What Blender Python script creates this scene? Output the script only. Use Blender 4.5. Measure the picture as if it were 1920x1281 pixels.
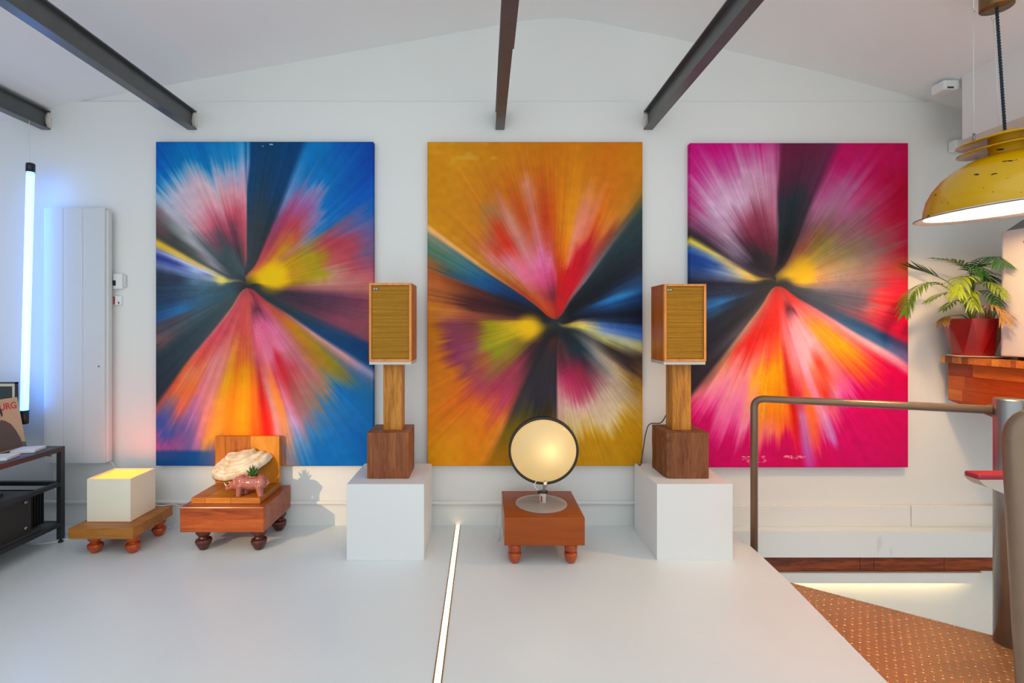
import bpy, bmesh, math, random
import numpy as np
from mathutils import Vector, Matrix, noise as mnoise

# ------------------------------------------------------------------ clear
for o in list(bpy.data.objects):
    bpy.data.objects.remove(o, do_unlink=True)
scene = bpy.context.scene
C = scene.collection
R = math.radians

# ------------------------------------------------------------------ camera
EYE = 1.37
cam_d = bpy.data.cameras.new('camera')
cam_d.sensor_width = 36.0
cam_d.lens = 950.0 / 1920.0 * 36.0
cam_d.shift_x = (960 - 908) / 1920.0
cam_d.shift_y = -(640.5 - 610) / 1920.0
cam_d.clip_start = 0.02
cam = bpy.data.objects.new('camera', cam_d)
cam.location = (0, 0, EYE)
cam.rotation_euler = (R(90), 0, 0)
C.objects.link(cam)
scene.camera = cam

# ------------------------------------------------------------------ world and daylight
world = bpy.data.worlds.new('daylight')
scene.world = world
world.use_nodes = True
bg = world.node_tree.nodes['Background']
bg.inputs['Color'].default_value = (0.89, 0.965, 1.0, 1)
bg.inputs['Strength'].default_value = 1.0

scene.view_settings.view_transform = 'Standard'
scene.view_settings.look = 'None'
scene.view_settings.gamma = 1.0
scene.view_settings.use_curve_mapping = False
scene.view_settings.exposure = 0.35


def lamp(name, kind, loc, energy, color, size=0.05, rot=(0, 0, 0), spot=None, blend=0.3):
    d = bpy.data.lights.new(name, kind)
    d.energy = energy
    d.color = color
    if kind in ('POINT', 'SPOT'):
        d.shadow_soft_size = size
    if kind == 'SPOT':
        d.spot_size = R(spot)
        d.spot_blend = blend
    o = bpy.data.objects.new(name, d)
    o.location = loc
    o.rotation_euler = rot
    C.objects.link(o)
    return o


def aim(o, target):
    v = Vector(target) - o.location
    o.rotation_euler = v.to_track_quat('-Z', 'Y').to_euler()


# warm display spotlight mounted up by the left wall, aimed at the mushroom shelf
sp = lamp('display_spotlight', 'SPOT', (-3.0, 0.55, 1.45), 270, (1.0, 0.66, 0.34), 0.02, spot=24, blend=1.0)
aim(sp, (-1.47, 3.25, 0.47))


# ------------------------------------------------------------------ helpers
def s2l(c):
    c = c / 255.0
    return c / 12.92 if c <= 0.04045 else ((c + 0.055) / 1.055) ** 2.4


def rgb(r, g, b, k=1.0):
    return (s2l(r) * k, s2l(g) * k, s2l(b) * k, 1)


MATS = {}


def mat(name, col, rough=0.5, metal=0.0, spec=0.5, var=0.06, nscale=6.0, bump=0.0, bscale=60.0, coat=0.0,
        emit=None, estr=0.0, trans=0.0, alpha=1.0):
    """plain procedural material: base colour modulated by a noise, optional fine bump"""
    if name in MATS:
        return MATS[name]
    m = bpy.data.materials.new(name)
    m.use_nodes = True
    nt = m.node_tree
    p = nt.nodes['Principled BSDF']
    tc = nt.nodes.new('ShaderNodeTexCoord')
    nz = nt.nodes.new('ShaderNodeTexNoise')
    nz.inputs['Scale'].default_value = nscale
    nz.inputs['Detail'].default_value = 4
    nt.links.new(tc.outputs['Object'], nz.inputs['Vector'])
    mx = nt.nodes.new('ShaderNodeMix')
    mx.data_type = 'RGBA'
    a = tuple(max(0, c * (1 - var)) for c in col[:3]) + (1,)
    b = tuple(min(1, c * (1 + var)) for c in col[:3]) + (1,)
    mx.inputs[6].default_value = a
    mx.inputs[7].default_value = b
    nt.links.new(nz.outputs['Fac'], mx.inputs[0])
    nt.links.new(mx.outputs[2], p.inputs['Base Color'])
    p.inputs['Roughness'].default_value = rough
    p.inputs['Metallic'].default_value = metal
    p.inputs['Specular IOR Level'].default_value = spec
    p.inputs['Coat Weight'].default_value = coat
    p.inputs['Coat Roughness'].default_value = 0.12
    p.inputs['Transmission Weight'].default_value = trans
    p.inputs['Alpha'].default_value = alpha
    if emit:
        p.inputs['Emission Color'].default_value = tuple(emit[:3]) + (1,)
        p.inputs['Emission Strength'].default_value = estr
    if bump > 0:
        nb = nt.nodes.new('ShaderNodeTexNoise')
        nb.inputs['Scale'].default_value = bscale
        nb.inputs['Detail'].default_value = 5
        nt.links.new(tc.outputs['Object'], nb.inputs['Vector'])
        bp = nt.nodes.new('ShaderNodeBump')
        bp.inputs['Strength'].default_value = bump
        bp.inputs['Distance'].default_value = 0.004
        nt.links.new(nb.outputs['Fac'], bp.inputs['Height'])
        nt.links.new(bp.outputs['Normal'], p.inputs['Normal'])
    MATS[name] = m
    return m


def wood(name, dark, mid, light, axis='X', grain=7.0, rough=0.4, coat=0.15, knots=0.0, contrast=(0.3, 0.5, 0.72),
         stretch=9.0, seed=0.0):
    if name in MATS:
        return MATS[name]
    m = bpy.data.materials.new(name)
    m.use_nodes = True
    nt = m.node_tree
    p = nt.nodes['Principled BSDF']
    tc = nt.nodes.new('ShaderNodeTexCoord')
    mp = nt.nodes.new('ShaderNodeMapping')
    sc = {'X': (1, stretch, stretch), 'Y': (stretch, 1, stretch), 'Z': (stretch, stretch, 1)}[axis]
    mp.inputs['Scale'].default_value = sc
    mp.inputs['Location'].default_value = (seed, seed * 1.7, seed * 0.6)
    nt.links.new(tc.outputs['Object'], mp.inputs['Vector'])
    n1 = nt.nodes.new('ShaderNodeTexNoise')
    n1.inputs['Scale'].default_value = grain
    n1.inputs['Detail'].default_value = 6
    n1.inputs['Roughness'].default_value = 0.6
    n1.inputs['Distortion'].default_value = 1.2
    nt.links.new(mp.outputs['Vector'], n1.inputs['Vector'])
    n2 = nt.nodes.new('ShaderNodeTexNoise')
    n2.inputs['Scale'].default_value = grain * 0.25
    n2.inputs['Detail'].default_value = 2
    nt.links.new(mp.outputs['Vector'], n2.inputs['Vector'])
    ma = nt.nodes.new('ShaderNodeMix')
    ma.data_type = 'FLOAT'
    ma.inputs[0].default_value = 0.45
    nt.links.new(n1.outputs['Fac'], ma.inputs[2])
    nt.links.new(n2.outputs['Fac'], ma.inputs[3])
    cr = nt.nodes.new('ShaderNodeValToRGB')
    e = cr.color_ramp.elements
    e[0].position = contrast[0]
    e[0].color = dark
    e[1].position = contrast[2]
    e[1].color = light
    k = e.new(contrast[1])
    k.color = mid
    nt.links.new(ma.outputs[0], cr.inputs['Fac'])
    last = cr.outputs['Color']
    if knots > 0:
        vo = nt.nodes.new('ShaderNodeTexVoronoi')
        vo.inputs['Scale'].default_value = 7.0
        nt.links.new(tc.outputs['Object'], vo.inputs['Vector'])
        kr = nt.nodes.new('ShaderNodeValToRGB')
        kr.color_ramp.elements[0].position = 0.03
        kr.color_ramp.elements[0].color = (1, 1, 1, 1)
        kr.color_ramp.elements[1].position = 0.12
        kr.color_ramp.elements[1].color = (0, 0, 0, 1)
        nt.links.new(vo.outputs['Distance'], kr.inputs['Fac'])
        mk_ = nt.nodes.new('ShaderNodeMix')
        mk_.data_type = 'RGBA'
        ml = nt.nodes.new('ShaderNodeMath')
        ml.operation = 'MULTIPLY'
        ml.inputs[1].default_value = knots
        nt.links.new(kr.outputs['Color'], ml.inputs[0])
        nt.links.new(ml.outputs[0], mk_.inputs[0])
        nt.links.new(last, mk_.inputs[6])
        mk_.inputs[7].default_value = tuple(c * 0.4 for c in dark[:3]) + (1,)
        last = mk_.outputs[2]
    nt.links.new(last, p.inputs['Base Color'])
    p.inputs['Roughness'].default_value = rough
    p.inputs['Specular IOR Level'].default_value = 0.32
    p.inputs['Coat Weight'].default_value = coat * 0.45
    p.inputs['Coat Roughness'].default_value = 0.2
    bp = nt.nodes.new('ShaderNodeBump')
    bp.inputs['Strength'].default_value = 0.12
    bp.inputs['Distance'].default_value = 0.003
    nt.links.new(n1.outputs['Fac'], bp.inputs['Height'])
    nt.links.new(bp.outputs['Normal'], p.inputs['Normal'])
    MATS[name] = m
    return m


class MB:
    """collects shapes (world coordinates) into one mesh"""

    def __init__(self):
        self.bm = bmesh.new()

    def box(self, x0, x1, y0, y1, z0, z1, bevel=0.0, seg=2, rot=None):
        b = bmesh.new()
        bmesh.ops.create_cube(b, size=1.0)
        for v in b.verts:
            v.co = Vector(((x0 + x1) / 2 + v.co.x * (x1 - x0), (y0 + y1) / 2 + v.co.y * (y1 - y0),
                           (z0 + z1) / 2 + v.co.z * (z1 - z0)))
        if bevel > 0:
            bmesh.ops.bevel(b, geom=list(b.edges), offset=bevel, segments=seg, profile=0.5, affect='EDGES')
        if rot is not None:
            M, c = rot
            bmesh.ops.rotate(b, cent=c, matrix=M, verts=b.verts)
        self.add(b)
        return self

    def add(self, b, smooth=False):
        me = bpy.data.meshes.new('tmp')
        if smooth:
            for f in b.faces:
                f.smooth = True
        b.to_mesh(me)
        b.free()
        self.bm.from_mesh(me)
        bpy.data.meshes.remove(me)

    def prism(self, pts, z0, z1, bevel=0.0):
        """polygon (x,y) list extruded in z"""
        b = bmesh.new()
        vs = [b.verts.new((x, y, z0)) for x, y in pts]
        f = b.faces.new(vs)
        r = bmesh.ops.extrude_face_region(b, geom=[f])
        up = [g for g in r['geom'] if isinstance(g, bmesh.types.BMVert)]
        for v in up:
            v.co.z = z1
        bmesh.ops.recalc_face_normals(b, faces=b.faces)
        if bevel:
            bmesh.ops.bevel(b, geom=list(b.edges), offset=bevel, segments=2, profile=0.5, affect='EDGES')
        self.add(b)
        return self

    def extrude_poly(self, pts, vec):
        """3D polygon extruded along vec"""
        b = bmesh.new()
        vs = [b.verts.new(p) for p in pts]
        f = b.faces.new(vs)
        r = bmesh.ops.extrude_face_region(b, geom=[f])
        for g in r['geom']:
            if isinstance(g, bmesh.types.BMVert):
                g.co += Vector(vec)
        bmesh.ops.recalc_face_normals(b, faces=b.faces)
        self.add(b)
        return self

    def lathe(self, prof, c, segs=32, axis='Z', closed=True, ripple=None):
        b = bmesh.new()
        rings = []
        for (r, z) in prof:
            ring = []
            for i in range(segs):
                a = 2 * math.pi * i / segs
                x, y = r * math.cos(a), r * math.sin(a)
                if axis == 'Z':
                    p = (x, y, z)
                elif axis == 'Y':
                    p = (x, z, y)
                else:
                    p = (z, x, y)
                ring.append(b.verts.new(Vector(c) + Vector(p)))
            rings.append(ring)
        for k in range(len(rings) - 1):
            for i in range(segs):
                j = (i + 1) % segs
                b.faces.new((rings[k][i], rings[k][j], rings[k + 1][j], rings[k + 1][i]))
        if closed:
            b.faces.new(rings[0][::-1])
            b.faces.new(rings[-1])
        bmesh.ops.remove_doubles(b, verts=b.verts, dist=1e-6)
        bmesh.ops.recalc_face_normals(b, faces=b.faces)
        self.add(b, smooth=True)
        return self

    def tube(self, pts, rad, segs=10, cap=True):
        pts = [Vector(p) for p in pts]
        rads = rad if isinstance(rad, (list, tuple)) else [rad] * len(pts)
        b = bmesh.new()
        prev = None
        n = None
        for i, p in enumerate(pts):
            if i == 0:
                t = pts[1] - pts[0]
            elif i == len(pts) - 1:
                t = pts[-1] - pts[-2]
            else:
                t = (pts[i + 1] - pts[i]).normalized() + (pts[i] - pts[i - 1]).normalized()
            t.normalize()
            if n is None:
                n = t.orthogonal().normalized()
            else:
                n = (n - t * n.dot(t)).normalized()
            bn = t.cross(n)
            ring = [b.verts.new(p + rads[i] * (math.cos(2 * math.pi * k / segs) * n + math.sin(2 * math.pi * k / segs) * bn))
                    for k in range(segs)]
            if prev:
                for k in range(segs):
                    j = (k + 1) % segs
                    b.faces.new((prev[k], prev[j], ring[j], ring[k]))
            elif cap:
                b.faces.new(ring[::-1])
            prev = ring
        if cap:
            b.faces.new(prev)
        bmesh.ops.recalc_face_normals(b, faces=b.faces)
        self.add(b, smooth=True)
        return self

    def sphere(self, c, r, scale=(1, 1, 1), u=20, v=12, rot=None):
        b = bmesh.new()
        bmesh.ops.create_uvsphere(b, u_segments=u, v_segments=v, radius=r)
        for q in b.verts:
            q.co = Vector((q.co.x * scale[0], q.co.y * scale[1], q.co.z * scale[2]))
        if rot is not None:
            bmesh.ops.rotate(b, cent=(0, 0, 0), matrix=rot, verts=b.verts)
        bmesh.ops.translate(b, vec=Vector(c), verts=b.verts)
        self.add(b, smooth=True)
        return self

    def faces(self, vs, fs, smooth=False):
        b = bmesh.new()
        q = [b.verts.new(v) for v in vs]
        for f in fs:
            b.faces.new([q[i] for i in f])
        self.add(b, smooth)
        return self

    def build(self, name, m, parent=None, smooth_angle=None):
        me = bpy.data.meshes.new(name)
        off = Vector((0, 0, 0))
        if parent is not None:
            off = world_loc(parent)
        bmesh.ops.translate(self.bm, vec=-off, verts=self.bm.verts)
        self.bm.to_mesh(me)
        self.bm.free()
        if m is not None:
            me.materials.append(m)
        o = bpy.data.objects.new(name, me)
        C.objects.link(o)
        if parent is not None:
            o.parent = parent
        return o


def world_loc(o):
    p = Vector(o.location)
    q = o.parent
    while q is not None:
        p = p + Vector(q.location)
        q = q.parent
    return p


def recenter(o, loc):
    """move a top-level mesh object's origin to loc without moving it"""
    off = Vector(loc)
    o.data.transform(Matrix.Translation(-off))
    o.location = off
    return o


def thing(name, loc, label, cat, group=None):
    o = bpy.data.objects.new(name, None)
    o.empty_display_size = 0.05
    o.location = loc
    C.objects.link(o)
    return tag(o, label, cat, group)


def tag(o, label, cat, group=None):
    o['label'] = label
    o['category'] = cat
    if group:
        o['group'] = group
    return o


def struct(o):
    o['kind'] = 'structure'
    return o


def piece(name, mesh, loc, parent, m=None):
    """a part that shares mesh data; loc in world space"""
    o = bpy.data.objects.new(name, mesh)
    C.objects.link(o)
    o.parent = parent
    o.location = Vector(loc) - world_loc(parent)
    return o


def bend(pts, r, n=6):
    """round the corners of a polyline"""
    pts = [Vector(p) for p in pts]
    out = [pts[0]]
    for i in range(1, len(pts) - 1):
        a = (pts[i - 1] - pts[i]).normalized()
        b = (pts[i + 1] - pts[i]).normalized()
        p0 = pts[i] + a * r
        p1 = pts[i] + b * r
        for k in range(n + 1):
            t = k / n
            out.append((1 - t) ** 2 * p0 + 2 * t * (1 - t) * pts[i] + t * t * p1)
    out.append(pts[-1])
    return out


def spline(pts, n=8):
    """Catmull-Rom through the points"""
    pts = [Vector(p) for p in pts]
    q = [pts[0] * 2 - pts[1]] + pts + [pts[-1] * 2 - pts[-2]]
    out = []
    for i in range(1, len(q) - 2):
        for k in range(n):
            t = k / n
            a, b, c, d = q[i - 1], q[i], q[i + 1], q[i + 2]
            out.append(0.5 * ((2 * b) + (c - a) * t + (2 * a - 5 * b + 4 * c - d) * t * t + (3 * b - a - 3 * c + d) * t ** 3))
    out.append(pts[-1])
    return out


def text_mesh(name, body, size, m, parent, loc, rot, depth=0.0006, shear=0.0, offset=0.0, align='LEFT'):
    cu = bpy.data.curves.new(name, 'FONT')
    cu.body = body
    cu.size = size
    cu.extrude = depth
    cu.shear = shear
    cu.offset = offset
    cu.align_x = align
    t = bpy.data.objects.new('tmp_text', cu)
    C.objects.link(t)
    dg = bpy.context.evaluated_depsgraph_get()
    me = bpy.data.meshes.new_from_object(t.evaluated_get(dg))
    bpy.data.objects.remove(t, do_unlink=True)
    me.name = name
    me.materials.clear()
    me.materials.append(m)
    o = bpy.data.objects.new(name, me)
    C.objects.link(o)
    o.parent = parent
    o.location = Vector(loc) - world_loc(parent)
    o.rotation_euler = rot
    return o


# ------------------------------------------------------------------ shared materials
M_wall = mat('white_wall_paint', (0.79, 0.80, 0.78, 1), rough=0.75, var=0.015, nscale=1.2, bump=0.10, bscale=35)
M_ceil = mat('ceiling_plaster', (0.855, 0.865, 0.865, 1), rough=0.85, var=0.02, nscale=1.0, bump=0.08, bscale=25)
M_white = mat('white_satin_paint', (0.80, 0.81, 0.81, 1), rough=0.45, var=0.02, nscale=3, bump=0.03)
M_steelbeam = mat('grey_beam_paint', (0.075, 0.08, 0.082, 1), rough=0.33, var=0.25, nscale=9, bump=0.10, bscale=40, spec=0.6)
M_blackmetal = mat('black_metal', (0.022, 0.024, 0.028, 1), rough=0.4, var=0.15, nscale=12)
M_blackplastic = mat('black_plastic', (0.012, 0.012, 0.014, 1), rough=0.35)
M_cable_white = mat('white_cable', (0.72, 0.72, 0.70, 1), rough=0.4)
M_cable_dark = mat('dark_cable', (0.05, 0.04, 0.04, 1), rough=0.5)
M_chrome = mat('chrome', (0.75, 0.74, 0.72, 1), rough=0.18, metal=1.0)
M_rail = mat('bronze_rail_paint', (0.235, 0.155, 0.10, 1), rough=0.30, metal=0.4, var=0.10, nscale=14, bump=0.04)
M_post = mat('steel_post', (0.30, 0.31, 0.31, 1), rough=0.33, metal=0.85, var=0.14, nscale=7)


def floor_material():
    m = bpy.data.materials.new('white_floor_paint')
    m.use_nodes = True
    nt = m.node_tree
    p = nt.nodes['Principled BSDF']
    tc = nt.nodes.new('ShaderNodeTexCoord')
    n1 = nt.nodes.new('ShaderNodeTexNoise')
    n1.inputs['Scale'].default_value = 1.4
    n1.inputs['Detail'].default_value = 5
    nt.links.new(tc.outputs['Object'], n1.inputs['Vector'])
    cr = nt.nodes.new('ShaderNodeValToRGB')
    cr.color_ramp.elements[0].position = 0.3
    cr.color_ramp.elements[0].color = (0.755, 0.81, 0.825, 1)
    cr.color_ramp.elements[1].position = 0.7
    cr.color_ramp.elements[1].color = (0.80, 0.845, 0.855, 1)
    nt.links.new(n1.outputs['Fac'], cr.inputs['Fac'])
    # fine scuffs: stretched noise, thresholded
    mp = nt.nodes.new('ShaderNodeMapping')
    mp.inputs['Scale'].default_value = (4, 60, 1)
    mp.inputs['Rotation'].default_value = (0, 0, 0.25)
    nt.links.new(tc.outputs['Object'], mp.inputs['Vector'])
    n2 = nt.nodes.new('ShaderNodeTexNoise')
    n2.inputs['Scale'].default_value = 2.0
    n2.inputs['Detail'].default_value = 2
    nt.links.new(mp.outputs['Vector'], n2.inputs['Vector'])
    c2 = nt.nodes.new('ShaderNodeValToRGB')
    c2.color_ramp.elements[0].position = 0.735
    c2.color_ramp.elements[0].color = (0, 0, 0, 1)
    c2.color_ramp.elements[1].position = 0.78
    c2.color_ramp.elements[1].color = (0.35, 0.35, 0.35, 1)
    nt.links.new(n2.outputs['Fac'], c2.inputs['Fac'])
    mx = nt.nodes.new('ShaderNodeMix')
    mx.data_type = 'RGBA'
    nt.links.new(c2.outputs['Color'], mx.inputs[0])
    nt.links.new(cr.outputs['Color'], mx.inputs[6])
    mx.inputs[7].default_value = (0.55, 0.56, 0.57, 1)
    nt.links.new(mx.outputs[2], p.inputs['Base Color'])
    p.inputs['Roughness'].default_value = 0.30
    p.inputs['Specular IOR Level'].default_value = 0.45
    bp = nt.nodes.new('ShaderNodeBump')
    bp.inputs['Strength'].default_value = 0.06
    bp.inputs['Distance'].default_value = 0.01
    n3 = nt.nodes.new('ShaderNodeTexNoise')
    n3.inputs['Scale'].default_value = 9
    nt.links.new(tc.outputs['Object'], n3.inputs['Vector'])
    nt.links.new(n3.outputs['Fac'], bp.inputs['Height'])
    nt.links.new(bp.outputs['Normal'], p.inputs['Normal'])
    return m


M_floor = floor_material()

# ================================================================== THE ROOM
WALL = 3.47            # face of the back wall
XL, XR = -3.95, 3.85   # side walls
YB = -0.5              # rear end of the modelled room
LEDGE = 2.908          # height of the thin ledge line on the back wall

# gable profile of the ceiling (x, z)
GABLE = [(-4.10, 2.57), (-3.35, 2.755), (-2.84, 2.893), (-2.035, 3.047), (-1.05, 3.225), (0.088, 3.432), (0.30, 3.468),
         (0.42, 3.482), (0.55, 3.483), (0.723, 3.462), (1.35, 3.335), (2.38, 3.095), (3.04, 2.912), (4.10, 2.60)]

# platform floor with the stairwell cut out of its right side
edge = [(1.288, YB), (1.34, 0.0), (1.546, 1.94), (1.626, 2.70), (1.647, 3.03), (1.651, 3.15), (1.643, 3.23), (1.628, 3.29),
        (1.607, 3.335), (1.600, 3.350), (1.606, 3.363)]
poly = [(XL, YB)] + edge + [(XR, 3.363), (XR, WALL + 0.1), (XL, WALL + 0.1)]
f = MB().prism(poly, -0.172, 0.0).build('floor', M_floor)
struct(f)

# back wall: lower part slightly proud of the gable above it
mb = MB()
mb.box(XL - 0.15, XR + 0.15, WALL, WALL + 0.2, 0.0, LEDGE - 0.006)
mb.extrude_poly([(XL - 0.15, WALL, LEDGE - 0.006), (XR + 0.15, WALL, LEDGE - 0.006), (XR + 0.15, WALL + 0.006, LEDGE),
                 (XL - 0.15, WALL + 0.006, LEDGE)], (0, 0.1, 0))
wb = struct(mb.build('wall_back', M_wall))
mb = MB()
g = [(x, WALL + 0.013, z) for x, z in GABLE]
g = [(GABLE[0][0], WALL + 0.013, 2.4)] + g + [(GABLE[-1][0], WALL + 0.013, 2.4)]
mb.extrude_poly([(x, y, z + (0.05 if 0 < i < len(g) - 1 else 0)) for i, (x, y, z) in enumerate(g)], (0, 0.18, 0))
struct(mb.build('wall_gable', M_wall))

# ceiling: sloped plaster, cut short ahead of the viewer, opening added to let sky light in
mb = MB()
vs, fs = [], []
YC0, YC1 = 1.7, WALL + 0.12
n = len(GABLE)
for k, y in enumerate((YC0, YC1)):
    for x, z in GABLE:
        vs.append((x, y, z))
for y in (YC0, YC1):
    for x, z in GABLE:
        vs.append((x, y, z + 0.12))
for i in range(n - 1):
    fs.append((i, i + 1, n + i + 1, n + i))
    fs.append((2 * n + i, 3 * n + i, 3 * n + i + 1, 2 * n + i + 1))
    fs.append((i, 2 * n + i, 2 * n + i + 1, i + 1))
mb.faces(vs, fs, smooth=False)
cl = struct(mb.build('ceiling', M_ceil))

struct(MB().box(XL - 0.15, XL, YB, WALL, -0.17, 3.2).build('wall_left', M_wall))
struct(MB().box(XR, XR + 0.15, YB, WALL, -2.65, 3.2).build('wall_right', M_wall))
# bulkhead boxed out from the right wall
struct(MB().box(2.99, XR, 0.6, 3.17, 2.53, 3.05).build('wall_bulkhead', M_wall))

# stairwell below the platform
struct(MB().box(1.30, XR, WALL - 0.02, WALL + 0.18, -2.65, -0.172).build('wall_stairwell', M_wall))
struct(MB().prism([(1.15, YB), (1.38, 1.9), (1.46, 3.44), (1.36, 3.44), (1.28, 1.9), (1.05, YB)], -2.65, -0.172).build('wall_stairwell_side', M_wall))
struct(MB().box(0.9, XR, YB, WALL, -2.75, -2.65).build('floor_lower', M_floor))

# skirting box along the wall over the stairwell (two lengths, joint visible)
bb = MB().box(1.30, 2.898, WALL - 0.028, WALL, 0.0, 0.142, bevel=0.003).build('baseboard_back', M_wall)
struct(bb)
struct(MB().box(2.902, XR, WALL - 0.030, WALL, 0.0, 0.142, bevel=0.003).build('baseboard_right', M_wall))
# painted conduit along the foot of the wall
mb = MB()
xs = np.linspace(XL, 1.30, 24)
pts = [(x, WALL - 0.010, 0.162 - 0.006 * (x - XL) / 5 + 0.002 * math.sin(x * 2.1)) for x in xs]
mb.tube(pts, 0.0135, 10)
struct(mb.build('trim_1', M_wall))

# timber beam and fascia under the slab nosing
M_timber = wood('stained_timber', rgb(44, 16, 8), rgb(120, 50, 22), rgb(172, 88, 40), axis='X', grain=6, rough=0.35, coat=0.3, knots=0.6)
tb = bpy.data.objects.new('trim_2', None)
C.objects.link(tb)
tb.location = (2.4, 3.39, -0.22)
struct(tb)
for a, b_ in ((1.40, 2.50), (2.503, 2.592), (2.595, 3.06), (3.063, XR)):
    MB().box(a, b_, 3.372, WALL - 0.02, -0.2665, -0.1725, bevel=0.002).build('timber', M_timber, tb)
struct(MB().box(1.40, 3.30, 3.362, 3.385, -0.274, -0.268).build('trim_3', mat('tan_lip', rgb(150, 125, 105), rough=0.6)))
mb = MB()
mb.extrude_poly([(1.40, 3.366, -0.274), (3.30, 3.366, -0.274), (3.235, 3.366, -0.345), (1.40, 3.366, -0.345)], (0, 0.012, 0))
struct(mb.build('trim_4', M_white))
# LED strip hidden behind the fascia
M_ledwarm = mat('warm_led_diffuser', (0.9, 0.85, 0.7, 1), emit=(1.0, 0.74, 0.36), estr=26.0, var=0.0)
ls = MB().box(1.45, 3.24, 3.400, 3.412, -0.292, -0.286).build('stair_light_strip', M_ledwarm)
recenter(ls, (2.3, 3.406, -0.289))
tag(ls, 'warm light strip tucked behind the fascia above the stairs', 'light strip')

# ================================================================== STEEL BEAMS
def i_beam(x, label, ytail=0.3):
    zb, zt, w = 2.708, 2.836, 0.062
    t = thing('steel_beam', (x, WALL, zb), label, 'beam', 'steel roof beams')
    y0, y1 = ytail, WALL + 0.05
    MB().box(x - w / 2, x + w / 2, y0, y1, zb, zb + 0.008, bevel=0.001, seg=1).build('bottom_flange', M_steelbeam, t)
    MB().box(x - w / 2, x + w / 2, y0, y1, zt - 0.008, zt, bevel=0.001, seg=1).build('top_flange', M_steelbeam, t)
    MB().box(x - 0.004, x + 0.004, y0, y1, zb + 0.008, zt - 0.008).build('web', M_steelbeam, t)
    return t


random.seed(4)


def plaster(t, x, side):
    """rough plaster where the beam enters the wall"""
    b = bmesh.new()
    bmesh.ops.create_icosphere(b, subdivisions=3, radius=1.0)
    for v in b.verts:
        nn = mnoise.noise(v.co * 2.3 + Vector((x, 0, 0)))
        v.co = v.co * (1 + 0.35 * nn)
        v.co = Vector((x + side * 0.018 + v.co.x * 0.022, WALL - 0.004 + v.co.y * 0.012, 2.772 + v.co.z * 0.055))
    m = MB()
    m.add(b, True)
    m.build('plaster_patch', mat('patch_plaster', (0.66, 0.62, 0.56, 1), rough=0.9, bump=0.5, bscale=90), t)


tA = i_beam(-3.00, 'grey steel roof beam the blue light tube hangs from')
plaster(tA, -3.0, 1)
tB = i_beam(-2.00, 'grey steel roof beam ending above the blue painting')
plaster(tB, -2.0, 1)
tC = i_beam(0.107, 'grey steel roof beam with a bolted-on cover plate, ending above the orange painting')
MB().box(0.107 - 0.036, 0.107 + 0.036, 0.3, 2.44, 2.700, 2.7085, bevel=0.001, seg=1).build('cover_plate', M_steelbeam, tC)
tD = i_beam(1.122, 'grey steel roof beam ending between the orange and the pink painting')
plaster(tD, 1.122, -1)

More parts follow.
